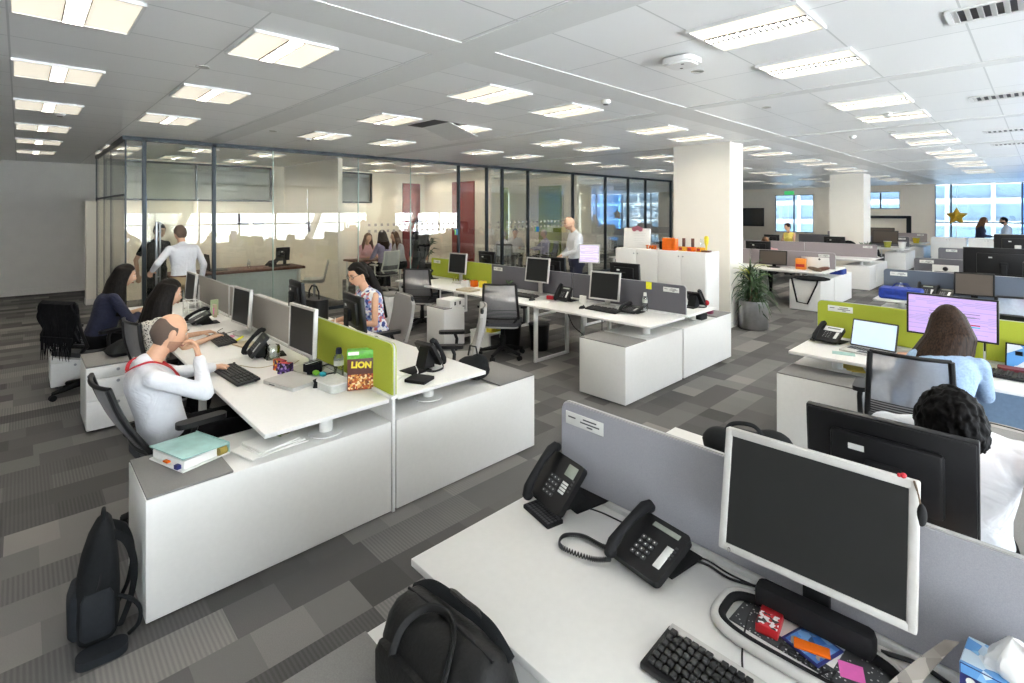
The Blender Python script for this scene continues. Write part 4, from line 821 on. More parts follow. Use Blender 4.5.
b = MB(); b.rrect(0, 0, .12, .1, .03, 0, .07); t = single('camera_pouch', b, 'blackcloth', 'black striped pouch behind the snack cartons', 'pouch', (1.56, 3.74, DZ), 15); b = MB(); b.box((0, 0, .071), (.12, .008, .002)); b.box((0, .03, .071), (.12, .006, .002)); b.build('stripe', 'paper', t)
t = thing('storage_jar', 'clear jar beside the black phone with the raised handset', 'jar', (1.47, 4.3, DZ)); MB().lathe([(0, 0), (.05, 0), (.052, .09), (.045, .11), (.047, .11), (.055, .09), (.053, 0)]).build('jar', 'clear', t); MB().box((0, 0, .04), (.05, .04, .06), .01).build('contents', 'keyleg', t)
single('notebook', MB().box((0, 0, .008), (.15, .21, .016), .003), 'beige', 'beige notebook between the two nearest keyboards', 'notebook', (1.45, 4.9, DZ), 12)
for i, (x, y, m, l, a) in enumerate(((1.36, 5.13, 'pnote', 'pink sticky note stuck at the foot of the second monitor', 15), (1.40, 5.06, 'ynote', 'yellow sticky note stuck at the foot of the second monitor', -10))):
    single('sticky_note', MB().grid(lambda u, v: (.075 * u, .075 * v, .002 + .04 * u), 3, 3), m, l, 'sticky note', (x, y, DZ), a, 'sticky notes at the second monitor')
cable('pale cable curling beside the jar', [(1.22, 4.28, .733), (1.3, 4.12, .733), (1.42, 4.1, .733), (1.5, 4.02, .733), (1.6, 4.1, .733)], .003, 'beige'); cable('thin dark cable behind the notebook', [(1.48, 5.75, .733), (1.4, 5.62, .733), (1.43, 5.5, .733), (1.55, 5.55, .733)], .003)
t = thing('wire_rack', 'white wire desk rack in front of the farthest left monitor', 'desk rack', (1.42, 6.75, DZ)); b = MB()
for yy in (-.12, .12): b.tube([(-.06, yy, 0), (-.06, yy, .16), (.06, yy, .16), (.06, yy, 0)], .008, 6)
for zz in (.05, .16): b.tube([(-.06, -.12, zz), (-.06, .12, zz), (.06, .12, zz), (.06, -.12, zz)], .006, 6, True)
b.build('frame', 'whitem', t)
single('pen_cup', MB().lathe([(0, 0), (.038, 0), (.042, .1), (.036, .1), (.034, .01), (0, .01)]), 'steel', 'steel pen cup beside the farthest left monitor', 'pen cup', (1.28, 7.25, DZ))
t = thing('paper_tray', 'green document holder beside the farthest grey screen', 'document holder', (1.60, 6.55, DZ)); MB().box((0, 0, .09), (.08, .02, .18), .003).build('holder', mat('pale_green_plastic', '9fb08a', .5), t); MB().box((-.02, -.1, .07), (.03, .08, .14), .002).build('card', 'beige', t); MB().box((-.036, -.12, .07), (.002, .035, .07)).build('note', 'hotpink', t)
# ---------------- bench A, right side
monitor('black monitor seen from behind, in front of the woman in glasses', 2.06, 4.02, -8, .46, .29, .2, 5, 'black'); monitor('black monitor seen from behind, beyond the woman in glasses', 2.06, 5.25, -4, .4, .26, .22, 5, 'black')
phone('black desk phone seen from behind on the right half of the left bench', 2.2, 3.25, 8, 58); mouse('dark mouse on the desk of the woman in glasses', 2.36, 4.3, 0)
single('paper_pad', MB().box((0, 0, .012), (.14, .16, .024), .004), 'blackm', 'dark pocket diary lying near the cereal box screen', 'diary', (2.02, 3.03, DZ), 25); single('white_booklet', MB().box((0, 0, .004), (.1, .15, .008), .002), 'paper', 'white booklet lying beside the dark pocket diary', 'booklet', (1.9, 3.22, DZ), 30)
cable('blue and white network cable behind the phone on the left bench', [(2.1, 3.2, .78), (2.06, 3.12, .75), (1.98, 3.2, .735), (1.9, 3.4, .735)], .003, 'label')
t = thing('drink_cup', 'white cup with a straw near the woman in glasses', 'cup', (2.1, 4.55, DZ)); MB().lathe([(0, 0), (.03, 0), (.04, .1), (0, .1)]).build('cup', 'frost', t); MB().lathe([(.043, .1), (.043, .11), (0, .112)]).build('lid', 'paper', t); MB().cyl((0, 0, .1), (.01, 0, .2), .004).build('straw', 'paper', t)
t = thing('handbag', 'black handbag with a round handle beside the woman in glasses', 'handbag', (2.35, 5.6, DZ), 10); MB().rrect(0, 0, .18, .36, .06, 0, .22).build('body', 'leather', t); b = MB(); b.tube([(0, -.1 + 0, .2), (0, -.09, .3), (0, -.04, .36), (0, .04, .36), (0, .09, .3), (0, .1, .2)], .009, 8); b.build('handle', 'leather', t)
t = thing('takeaway_box', 'brown cardboard box beyond the black monitor', 'box', (2.16, 4.42, DZ)); MB().box((0, 0, .05), (.12, .16, .1), .004).build('carton', 'cardboard', t); MB().box((0, 0, .101), (.118, .02, .002)).build('tape', 'beige', t)
# ---------------- bench B, left side
monitor('silver-framed monitor nearest the yellow sticky note on the middle bench', 5.19, 3.76, 186, .42, .35, .09, 8, group='silver-framed monitors of the middle bench'); monitor('silver-framed monitor in the middle of the middle bench', 5.27, 4.98, 184, .42, .35, .18, 8, group='silver-framed monitors of the middle bench'); monitor('silver-framed monitor before the lime green screen of the middle bench', 5.2, 6.72, 184.7, .42, .34, .155, 6, group='silver-framed monitors of the middle bench')
keyboard('black keyboard below the nearest silver monitor of the middle bench', 5.0, 3.62, 180); keyboard('black keyboard below the middle silver monitor of the middle bench', 5.05, 5.0, 182); mouse('dark mouse beside the nearest keyboard of the middle bench', 4.95, 3.9); mouse('dark mouse at the middle desk of the middle bench', 4.92, 4.72)
t = phone('flat black phone docking unit by the water bottle on the middle bench', 5.14, 3.32, 180, 10); bottle('clear water bottle standing by the yellow note on the middle bench', 5.36, 3.28, DZ, .2, .032, 'paper')
single('sticky_note', MB().box((0, 0, 0), (.002, .075, .085)), 'ynote', 'yellow sticky note on the nearest dark grey screen of the middle bench', 'sticky note', (5.4115, 3.26, 1.03))
phone('black phone in a stand between two silver monitors of the middle bench', 5.2, 4.36, 180, 55); single('letter_rack', MB().rrect(0, 0, .03, .1, .012, 0, .1, T(0, 0, 0)), 'paper', 'white mug-like card holder left of the nearest silver monitor', 'card holder', (5.22, 4.1, DZ)); 
def mug(label, x, y, z, m='paper', h=.1, r=.038):
    t = thing('mug', label, 'mug', (x, y, z), 0, 'mugs and cups'); MB().lathe([(0, 0), (r * .9, 0), (r, h * .1), (r, h), (r * .9, h), (r * .88, .01), (0, .01)]).build('cup', m, t); b = MB(); b.tube([(0, r, h * .8), (0, r + .026, h * .75), (0, r + .03, h * .45), (0, r, h * .22)], .006, 8); b.build('handle', m, t); return t
mug('white mug in front of the middle silver monitor', 4.98, 5.13, DZ); mug('tall white cup left of the middle silver monitor', 5.1, 5.3, DZ, 'paper', .12, .03); single('red_stapler', MB().rrect(0, 0, .05, .12, .015, 0, .045), 'redc', 'small red stapler beside the middle mouse', 'stapler', (5.16, 4.6, DZ), 10)
t = thing('desk_plant', 'small plant in a dark pot at the middle desk', 'plant', (5.3, 5.55, DZ)); MB().lathe([(0, 0), (.04, 0), (.05, .08), (0, .08)]).build('pot', 'darkgrey', t); b = MB(); rng = random.Random(3)
for i in range(16): a = rng.random() * 6.28; l = rng.uniform(.05, .1); b.tube([(0, 0, .08), (l * .5 * math.cos(a), l * .5 * math.sin(a), .12), (l * math.cos(a), l * math.sin(a), .13 + rng.random() * .03)], [.004, .012, .002], 5, flat=.3)
b.build('leaves', 'leaf', t)
for i, (x, y, m, l) in enumerate(((5.15, 6.2, 'orange', 'orange packet stack at the lime green screen of the middle bench'), (5.2, 6.05, 'yellow', 'yellow snack box by the lime green screen'), (5.05, 6.3, 'paper', 'white card box by the lime green screen'))):
    t = thing('snack_box', l, 'box', (x, y, DZ), 10 * i); MB().box((0, 0, .05), (.08, .1, .1), .004).build('carton', m, t); MB().box((0, 0, .101), (.07, .03, .003)).build('flap', 'redbox', t)
single('paper_stack', MB().box((0, 0, .014), (.21, .3, .028), .003), 'beige', 'stack of beige papers on the far desk of the middle bench', 'papers', (4.82, 5.95, DZ), 6)
t = thing('tape_dispenser', 'dark tape dispenser behind the empty mesh chair', 'tape dispenser', (4.86, 5.55, DZ)); MB().rrect(0, 0, .06, .14, .02, 0, .045).build('base', 'blackm', t); MB().cyl((-.012, 0, .055), (.012, 0, .055), .03, n=20).build('roll', 'paper', t)
b = MB()
for i in range(7):
    a = i * .9; b.tube([(0, -.2 + i * .07, .0), (.01, -.2 + i * .07 + .01, .05), (.03, -.18 + i * .07, .07)], [.02, .028, .006], 6, flat=.4)
single('green_garland', b, 'leafy', 'yellow-green leafy garland along the foot of the lime screen', 'garland', (5.33, 6.75, DZ))
phone('black phone at the far left end of the middle bench', 5.15, 7.45, 180, 45)
# ---------------- bench B, right side and around
monitor('black monitor seen from behind, before the white cabinets', 5.84, 3.86, 0, .46, .30, .2, 5, 'black'); monitor('black monitor seen from behind, left of the bald standing man', 5.82, 5.1, 4, .44, .3, .2, 5, 'black'); monitor('black monitor seen from behind the lime green middle screen', 5.82, 6.62, 0, .42, .3, .2, 5, 'black')
monitor('pale screen right of the bald standing man', 7.02, 5.38, 205, .36, .32, .30, 2, 'silver', 'scr_lilac')
desk('white desk by the glass beside the bald standing man', 6.75, 7.35, 5.2, 6.5, legs=(5.3, 6.4), group='desks of the middle bench')
phone('black desk phone on the cabinet side of the middle bench', 6.05, 3.02, 0, 50); single('apple_ornament', MB().sph((0, 0, .035), (.035, .035, .035)), 'redc', 'small red ball ornament beside the phone near the cabinets', 'ornament', (6.22, 2.93, DZ))
single('printer_tray', MB().rrect(0, 0, .4, .5, .05, 0, .16), 'beige', 'beige printer on the far side of the middle bench', 'printer', (5.95, 4.75, DZ))
single('red_purse', MB().rrect(0, 0, .1, .2, .04, 0, .06), mat('plum_leather', '7a2148', .5), 'plum purse lying on the storage unit near the cabinets', 'purse', (6.45, 3.05, .593)); single('dark_case', MB().rrect(0, 0, .2, .18, .03, 0, .07), 'blackm', 'black case on the storage unit under the desk near the cabinets', 'case', (6.08, 2.98, .58))
def bin_(label, x, y, m='black', h=.36):
    t = thing('waste_bin', label, 'waste bin', (x, y, 0), 0, 'waste bins under the middle bench'); MB().lathe([(0, .0), (.12, 0), (.145, h), (.137, h), (.115, .01), (0, .01)], 28).build('bin', m, t); MB().lathe([(.14, h - .012), (.15, h - .012), (.15, h + .004), (.14, h + .004)], 28).build('rim', 'darkgrey', t)
bin_('black waste bin left of the white desk leg', 4.95, 5.15); bin_('black waste bin right of the first, behind the desk leg', 5.2, 4.85)
cable('black cable hanging under the middle bench behind the leg', [(5.1, 4.3, .7), (5.14, 4.2, .45), (5.2, 4.05, .3), (5.2, 3.98, .02), (5.22, 3.9, .01)], .008); cable('straight black cable hanging below the nearest middle desk', [(5.15, 3.75, .7), (5.15, 3.75, .35), (5.16, 3.75, .02)], .007)
# file box on the side storage
t = thing('file_box', 'white archive box on the storage unit beside the middle bench', 'archive box', (4.5, 5.95, .54), 8); MB().box((0, 0, .06), (.30, .28, .11), .004).build('box', 'paper', t); b = MB()
for dx in (-.05, .05): b.box((dx, -.1405, .06), (.03, .002, .05))
b.build('finger_hole', 'black', t)
single('rolled_jacket', MB().sph((0, 0, .09), (.24, .14, .09)), 'navy', 'rolled navy jacket on the open shelf near the empty mesh chair', 'jacket', (4.98, 5.62, .216)); single('side_shelf', MB().box((0, 0, .2), (.6, .42, .03), .003).box((-.28, 0, .1), (.03, .4, .2)).box((.28, 0, .1), (.03, .4, .2)), 'white', 'low white shelf beside the empty mesh chair', 'shelf', (4.98, 5.52, 0)); single('yellow_bag', MB().rrect(0, 0, .22, .12, .04, 0, .09), 'yellow', 'yellow bag lying on the low white shelf', 'bag', (4.85, 5.4, .216))
# ---------------- bench D
t = monitor('wide black-framed monitor showing a lilac page', 5.16, .49, 177, .545, .325, .21, 0, 'black', 'scr_purple', bez=.014)
for yy, zz, w_, m_ in ((.02, .41, .30, 'ink'), (.02, .385, .30, 'ink'), (-.10, .345, .07, 'gpanel'), (.1, .33, .14, 'redc'), (.1, .315, .14, 'cyan')): MB().box((.0003, -yy if 0 else yy, zz), (.0012, w_, .008 if m_ != 'ink' else .004)).build('chart_bar', m_, t)
laptop('open laptop with a pale blue screen', 5.12, 1.02, 172, .34, .235, 108, 'scr_blue'); phone('black desk phone with a silver top at the laptop desk', 5.28, 1.33, 170, 30, silvertop=True)
keyboard('black keyboard right of the long-haired woman', 5.08, .22, 176, .42); mouse('black mouse right of the long-haired woman', 5.1, -.1)
for i, (y, m, l) in enumerate(((.12, patch_material('blue_photo_frame_print', ['2f6fc0', '5f9fdf', 'e8eef2', '274a70'], 9), 'blue picture in a dark frame right of the lilac-page monitor'), (-.05, patch_material('dark_photo_print', ['2a2a2e', '55504c', '8a8078'], 16), 'dark picture frame right of the blue picture'))):
    t = thing('picture_frame', l, 'picture frame', (5.34, y, DZ), 176, 'picture frames by the lilac-page monitor'); mx = RY(-10); MB().box((0, 0, .1), (.015, .15, .2), .003, mx).build('frame', 'black', t); MB().box((.0085, 0, .1), (.001, .13, .18), 0, mx).build('picture', m, t); MB().box((-.04, 0, .07), (.004, .04, .14), 0, RY(14)).build('strut', 'black', t)
single('white_folder', MB().box((0, 0, .09), (.02, .16, .18), .003, RY(-8)), 'paper', 'white card standing at the right edge by the picture frames', 'card', (5.36, -.24, DZ), 176)
single('red_tray', MB().rrect(0, 0, .1, .22, .02, 0, .05), mat('dark_red_plastic', '6e2a34', .5), 'dark red tray under the lilac-page monitor', 'tray', (5.2, .12, DZ)); single('orange_wallet', MB().box((0, 0, .05), (.02, .22, .1), .004, RY(-12)), 'orangep', 'orange folder standing behind the open laptop', 'folder', (5.42, 1.0, DZ), 180)
single('pen', MB().cyl((0, 0, .006), (.14, 0, .006), .005), 'black', 'black pen lying before the open laptop', 'pen', (4.98, .96, DZ), 10); single('teal_paper', MB().box((0, 0, .001), (.1, .16, .002)), 'teal', 'pale teal paper lying left of the open laptop', 'paper', (4.95, 1.15, DZ), 15); single('yellow_envelope', MB().box((0, 0, .005), (.22, .16, .01), .002), mat('buff_envelope', 'c9b04a', .8), 'buff yellow envelope on the storage unit under the laptop desk', 'envelope', (5.1, 1.12, .58), 20)
# behind bench C
t = thing('black_rucksack', 'black bag lying beyond the grey foreground screen', 'bag', (2.78, 1.10, .55), 20); b = MB(); b.sph((0, 0, .09), (.16, .2, .10)); b.sph((.06, -.13, .12), (.09, .11, .08)); b.sph((-.02, .12, .13), (.10, .09, .07)); b.build('body', 'nylon', t); b = MB(); b.tube(smooth_path([(-.02, .1, .17), (.0, .06, .225), (.01, -.04, .23), (.02, -.1, .17)]), .014, 8, flat=.5); b.build('handle', 'nylon', t)
single('stool_box', MB().rrect(0, 0, .36, .42, .04, 0, .55), 'beige', 'beige storage pouffe under the black bag', 'pouffe', (2.75, .88, 0))
single('card_figures', MB().box((-.03, 0, .012), (.02, .012, .024)).box((.0, .02, .012), (.02, .012, .024)), 'darkgrey', 'two tiny dark figures on the white unit behind the foreground screen', 'figurine', (2.68, 1.38, .592))
# ---------------- bench E rows
t = thing('gift_bag', 'bright blue fabric bag at the end of the first slate-screened row', 'bag', (8.62, 1.33, DZ), 0); b = MB(); b.box((0, 0, .075), (.3, .46, .15), .03); b.build('body', 'blue', t); b = MB()
for s in (-1, 1): b.tube([(s * .06, -.1, .14), (s * .06, -.06, .2), (s * .06, .06, .2), (s * .06, .1, .14)], .005, 6)
b.build('handle', 'blue', t)
single('letter_sign', MB().box((-.0, .045, .085), (.02, .03, .17), 0, RX(16)).box((0, -.045, .085), (.02, .03, .17), 0, RX(-16)).box((0, 0, .06), (.02, .06, .022)), 'paper', 'white letter-shaped stand on the first slate row', 'ornament', (8.95, 1.38, DZ)); phone('black desk phone at the end of the first slate row', 8.95, 1.1, 178, 45); phone('black phone behind the first one on the first slate row', 8.98, .92, 170, 30)
monitor('dark square monitor at the first slate row', 8.98, .62, 180, .4, .3, .08, 6, 'black', 'scrbrown'); monitor('very wide black monitor seen from behind over the second slate screen', 11.3, .42, 0, .98, .5, .1, 4, 'black'); monitor('slate-backed monitor at the second slate row', 9.55, -.12, 4, .6, .32, .2, 4, 'black')
single('speaker_bar', MB().rrect(0, 0, .09, .95, .03, 0, .05), 'blackm', 'long black sound bar lying along the top of the green screen side desk', 'sound bar', (5.95, .4, 1.0)); single('bar_shelf', MB().box((0, 0, .13), (.12, .9, .26), .006), 'blackm', 'black shelf riser behind the lilac-page monitor', 'shelf', (5.95, .4, DZ))
t = thing('pen_pot', 'red and white pen pots on the first slate row', 'pen pot', (8.9, .2, DZ)); b = MB(); b.cyl((0, .035, 0), (0, .035, .11), .032); b.build('pot', 'paper', t); b = MB(); b.cyl((0, -.045, 0), (0, -.045, .12), .032); b.build('pot', 'redc', t); b = MB()
for i in range(5): b.cyl((.01 * i - .02, -.045, .1), (.02 * i - .04, -.05, .18), .004)
b.build('pens', 'ink', t)
single('small_speaker', MB().sph((0, 0, .05), (.06, .05, .05)), 'blackm', 'small round black speaker on the first slate row', 'speaker', (8.85, -.05, DZ)); t = thing('name_card', 'white card with a dark dome picture on the second slate screen', 'card', (11.72, 1.18, .9)); MB().box((0, 0, 0), (.006, .36, .14)).build('card', 'paper', t); MB().lathe([(.04, 0), (.03, .03), (0, .045)], 16, (0, 0, 0)).build('dome', 'black', t).rotation_euler = (0, R(-90), 0); b = MB(); b.box((-.004, 0, -.05), (.002, .3, .012)); b.build('line', 'ink', t)
monitor('pale-backed monitor in front of the man near the pink shirt', 15.1, .35, 0, .75, .5, .2, 2, 'silver', 'screenoff'); single('pink_cover', MB().sph((0, 0, .1), (.25, .3, .12)), 'pink', 'pink cloth heap at the far right edge', 'cloth', (12.2, -.28, DZ)); single('red_cover', MB().rrect(0, 0, .3, .5, .05, 0, .06), 'redc', 'red file under the pink cloth heap', 'file', (11.9, -.35, DZ))
# ---------------- rows beyond the plant
monitor('dark monitor at the aisle end of the row with the hanging strap', 11.45, 3.95, 180, .55, .3, .06, 5, 'black', 'scrbrown')
t = thing('parcel', 'orange box standing on the row with the hanging strap', 'box', (11.5, 3.42, DZ)); MB().box((0, 0, .11), (.1, .18, .22), .005).build('carton', 'orangep', t); MB().box((-.0505, 0, .08), (.002, .16, .06)).build('print', 'redbox', t)
single('printed_board', MB().box((0, 0, .13), (.02, .5, .26), .003, RY(-8)), spots_material('white_board_with_dark_marks', '3a3a3a', 'f0efec', 7, .12), 'white board with dark marks leaning on the lilac screen', 'board', (11.6, 3.18, DZ)); t = thing('high_heels', 'brown pair of shoes with a bag on the desk beside the white board', 'shoes', (11.3, 3.05, DZ), 20); b = MB(); b.sph((0, .06, .045), (.05, .13, .04), RX(14)); b.build('shoe', 'bark', t); b = MB(); b.sph((.1, -.08, .045), (.05, .13, .04), RX(-12)); b.build('shoe', 'wood', t)
t = thing('bag_strap', 'black bag with a strap hanging down the front of the white unit', 'bag', (10.95, 3.1, .58)); b = MB(); b.sph((.1, 0, .035), (.28, .32, .04)); b.build('body', 'blackcloth', t); b = MB(); b.tube([(-.07, .3, .03), (-.085, .28, -.05), (-.085, .2, -.42), (-.085, .02, -.44), (-.085, -.14, -.05), (-.07, -.15, .02)], .016, 6); b.build('strap', 'blackcloth', t)
single('blue_pouch', MB().rrect(0, 0, .4, .3, .08, 0, .1), 'blue', 'blue bag under the window-side desk of the row with the hanging strap', 'bag', (12.6, 3.05, .58))
monitor('black monitor before the brown-haired head', 12.3, 4.55, 0, .55, .3, .2, 4, 'black'); monitor('black monitor left of the yellow-top woman', 15.9, 5.5, 0, .42, .3, .2, 4, 'black'); monitor('black monitor in front of the second white column', 15.9, 3.9, 0, .5, .3, .2, 4, 'black'); single('desk_bag', MB().sph((0, 0, .2), (.16, .22, .2)), 'blackcloth', 'black bag standing behind the monitor at the second column', 'bag', (16.05, 3.62, DZ)); phone('black phone at the aisle end near the second column', 15.9, 3.0, 0, 40)
t = thing('desk_plant', 'dark leafy plant at the end of the row next to the second column', 'plant', (16.0, 2.98 + .2, DZ)); MB().lathe([(0, 0), (.07, 0), (.09, .12), (0, .12)]).build('pot', 'whitem', t); b = MB(); rng = random.Random(5)
for i in range(30): a = rng.random() * 6.28; l = rng.uniform(.08, .2); b.tube([(0, 0, .1), (l * .5 * math.cos(a), l * .5 * math.sin(a), .28), (l * math.cos(a), l * math.sin(a), .26 + rng.random() * .15)], [.006, .03, .002], 5, flat=.25)
b.build('leaves', 'leaf', t)
for i, (x, y, w_, l) in enumerate(((20.5, 4.7, .9, 'left'), (20.6, 3.6, .7, 'right'), (24.3, 4.4, .9, 'far'))): monitor('dark monitor on the rows near the end wall, %s' % ['with the green-tinted picture', 'past the second column', 'before the notice board frame'][i], x, y, 180, w_, .42, .12, 4, 'black', 'scrbrown' if i else patch_material('dark_green_screen', ['20301c', '3a4a2c', '18201a'], 12))
for i, (x, y, m, l) in enumerate(((20.4, 3.5, 'leafy', 'yellow-green tin on the row past the second column'), (24.0, 3.25, 'yellow', 'bright yellow bag on the row nearest the end wall'), (24.4, 3.75, 'redc', 'dark red round basket on the row nearest the end wall'), (24.2, 3.95, 'wood', 'brown round basket left of the dark red one'), (20.3, 3.1, 'paper', 'white packets on the row past the second column'))):
    t = thing('desk_tub', l, 'container', (x, y, DZ)); MB().lathe([(0, 0), (.08, 0), (.11, .2), (.10, .2), (.07, .02), (0, .02)], 20).build('tub', m, t); MB().lathe([(.10, .19), (.115, .19), (.115, .205), (.10, .205)], 20).build('rim', 'label', t)
t = thing('star_balloon', 'gold star-shaped foil balloon hanging before the end window', 'balloon', (25.0, 2.2, 1.72)); b = MB(); P5 = [((.34 if i % 2 == 0 else .17) * math.cos(math.pi / 2 + i * math.pi / 5), (.34 if i % 2 == 0 else .17) * math.sin(math.pi / 2 + i * math.pi / 5)) for i in range(10)]
for s in (-1, 1):
    c_ = b.bm.verts.new((s * .11, 0, 0)); L_ = [b.bm.verts.new((0, x, z)) for x, z in P5]
    for i in range(10): b.bm.faces.new((c_, L_[i], L_[(i + 1) % 10]))
bmesh.ops.remove_doubles(b.bm, verts=b.bm.verts[:], dist=.0005); b.build('foil', 'gold', t, smooth=False); MB().tube([(0, 0, -.2), (.01, .01, -.5), (0, 0, -.9)], .006, 5).build('ribbon', 'gold', t); MB().tube([(0, 0, .33), (0, 0, 1.33)], .003, 5).build('string', 'paper', t)
# ---------------- cabinet tops
t = thing('certificate_board', 'white certificate board with a red rosette on the left cabinet', 'board', (7.62, 4.83, 1.285), 180); MB().box((0, 0, .17), (.02, .52, .34), .004, RY(-6)).build('board', 'paper', t); b = MB()
for i, (w_, z_) in enumerate(((.16, .29), (.24, .25), (.22, .22), (.2, .16), (.22, .13), (.16, .1))): b.box((.0108, .05, z_), (.001, w_, .006), 0, RY(-6))
b.build('text_lines', 'label', t); b = MB()
for i in range(3): b.cyl((.012, .02 + (i - 1) * .06, .345 - abs(i - 1) * .02), (-.008, .02 + (i - 1) * .06, .345 - abs(i - 1) * .02), .04)
b.build('rosette', mat('dusty_red_paper', 'b0697a', .8), t)
t = thing('letter_sign', 'orange TAKE letters standing at the right of the certificate board', 'sign', (7.52, 4.48, 1.285)); q = text_part('lettering', 'TAKE', .085, 'orange', t, T(0, 0, .034) @ fx, .012, .002)
t = thing('acrylic_award', 'large orange acrylic block at the left of the awards', 'award', (7.6, 4.22, 1.285)); MB().box((0, 0, .1), (.1, .17, .2), .006).build('block', 'orange', t); MB().box((.03, .14, .07), (.04, .06, .14), .004).build('dark_block', 'black', t); MB().box((-.0, -.12, .095), (.1, .06, .19), .006).build('wing', 'orange', t)
for i in range(3):
    t = thing('acrylic_award', 'amber-based award with %s' % ['a dark bronze plate, left of three', 'a dark bronze plate and gold foot, middle of three', 'a clear plate, right of three'][i], 'award', (7.6, 3.97 - i * .15, 1.285), 0, 'small awards on the right cabinet'); MB().box((0, 0, .035), (.07, .12, .07), .005).build('base', 'amber' if i != 1 else 'orange', t); MB().box((0, -.02, .13), (.03, .045, .15), .004).build('plate', 'wood' if i < 2 else 'clear', t); MB().box((-.036, .02, .035), (.002, .05, .04)).build('badge', 'redbox', t)
t = thing('trophy', 'gold trophy with a dark red foot at the end of the right cabinet', 'trophy', (7.6, 3.58, 1.285)); MB().box((0, 0, .015), (.09, .13, .03), .004).build('base', 'wood', t); MB().lathe([(.012, .03), (.016, .1), (.03, .14), (.035, .22), (.02, .25), (0, .25)]).build('figure', 'yellow', t)
# ---------------- plant in the steel pot
t = thing('potted_dracaena', 'spiky green plant in a brushed steel pot beside the white column', 'potted plant', (8.66, 3.29, 0)); R0 = .225
MB().lathe([(0, .01), (R0 - .01, .01), (R0, .03), (R0, .46), (R0 - .02, .46), (R0 - .02, .40), (0, .40)], 40).build('pot', 'alu', t); MB().lathe([(0, .405), (R0 - .02, .405), (R0 - .02, .41), (0, .42)], 32).build('soil', 'soil', t)
b = MB(); rng = random.Random(9); tops = [(-.05, .03, .95), (.07, -.04, .75), (.02, .08, .6)]
for x, y, z in tops: b.tube([(x * .5, y * .5, .4), (x * .8, y * .8, z * .75), (x, y, z)], .022, 8)
b.build('stem', 'bark', t)
def fronds(lo, n, seed, m):
    rng = random.Random(seed); b = MB()
    for i in range(n):
        x, y, z = tops[rng.choice((0, 0, 0, 1, 1, 2))]; a = rng.random() * 6.28; L = rng.uniform(.28, .5); zz = z - rng.random() * .35 + lo; e = rng.uniform(.1, 1.1); c, s = math.cos(a), math.sin(a)
        P = []
        for k_ in range(6): u = k_ / 5; P.append(Vector((x + c * L * u * math.cos(e) * (1 - .1 * u), y + s * L * u * math.cos(e), zz + L * (u * math.sin(e) - .75 * u * u * (1.1 - e * .6)))))
        for q_ in P: q_.y = min(q_.y, .20 + .02 * math.sin(q_.z * 40))
        for k_ in range(5):
            wa, wb = [.017 * (1 - (q / 5) ** 2) * (.6 + min(q, 1) * .4) + .0008 for q in (k_, k_ + 1)]; o = Vector((-s, c, 0)); up = Vector((0, 0, .006))
            b.ring([[P[k_] - o * wa, P[k_] - up * .3, P[k_] + o * wa, P[k_] + up], [P[k_ + 1] - o * wb, P[k_ + 1] - up * .3, P[k_ + 1] + o * wb, P[k_ + 1] + up]])
    b.build('foliage', m, t)
fronds(0, 190, 9, 'leaf'); fronds(.16, 9, 4, 'leafy')
# ---------------- bags, binder, papers on and by the storage units
t = thing('lever_arch_binder', 'teal-covered binder stuffed with papers on the grey cushion', 'binder', (.665, 3.2, .592), 18); MB().box((0, 0, .005), (.25, .31, .008), .002).build('bottom_cover', 'paper', t); MB().box((.0, .004, .03), (.22, .29, .042), .003).build('pages', 'paper', t); MB().box((-.005, 0, .062), (.25, .31, .006), .002, RY(4)).build('top_cover', 'teal', t); MB().box((.122, 0, .033), (.006, .31, .06), .002).build('spine', 'teal', t)
b = MB(); b.cyl((.06, -.156, .033), (.1, -.156, .033), .02, n=16); b.box((.085, -.146, .033), (.05, .006, .045)); b.build('end_opening', mat('olive_card_edge', '8a7a30', .7), t); MB().box((-.115, -.1, .02), (.03, .03, .02)).build('index_tab', 'tissueblue', t); MB().box((-.118, .0, .025), (.02, .04, .008)).build('index_tab', 'orange', t)
t = thing('magazine_pile', 'loose pile of white papers and magazines below the desk post', 'papers', (1.03, 3.03, .58), 10); rng = random.Random(2)
for i in range(5): MB().box((rng.uniform(-.03, .03), rng.uniform(-.02, .03), .006 + i * .009), (.30 - .02 * i, .21, .007), .001, RZ(rng.uniform(-8, 8))).build('sheet', 'paper', t)
MB().box((.1, .02, .051), (.13, .1, .003), 0, RZ(12)).build('printed_cover', patch_material('magazine_print', ['6a5a4c', '8a8a88', '2c3c58', '5f7a3a', 'b0a89c'], 25), t)
t = thing('backpack', 'black backpack standing on the carpet beside the long storage unit', 'backpack', (.255, 3.0, 0), -4)
def rr(z, a, c, dx=0): return [(dx + a * math.copysign(abs(math.cos(q)) ** .6, math.cos(q)), c * math.copysign(abs(math.sin(q)) ** .6, math.sin(q)), z) for q in [2 * math.pi * i / 32 for i in range(32)]]
b = MB(); b.ring([rr(z + .01, a, c, dx) for z, a, c, dx in ((0, .06, .11, 0), (.015, .074, .125, 0), (.1, .082, .132, 0), (.22, .08, .13, .004), (.33, .068, .122, .01), (.42, .05, .10, .018), (.48, .03, .07, .026), (.505, .012, .04, .03))]); b.build('body', 'nylon', t)
b = MB(); b.ring([rr(z, a, c) for z, a, c in ((.04, .02, .08), (.06, .032, .095), (.19, .034, .095), (.23, .022, .085), (.245, .008, .06))]); b.build('front_pocket', 'nylonlight', t).location = (-.072, 0, 0)
b = MB(); b.ring([rr(z, a, c) for z, a, c in ((.05, .045, .012), (.07, .06, .022), (.22, .058, .02), (.25, .045, .008))]); b.build('side_pocket', 'nylonlight', t).location = (0, -.125, 0)
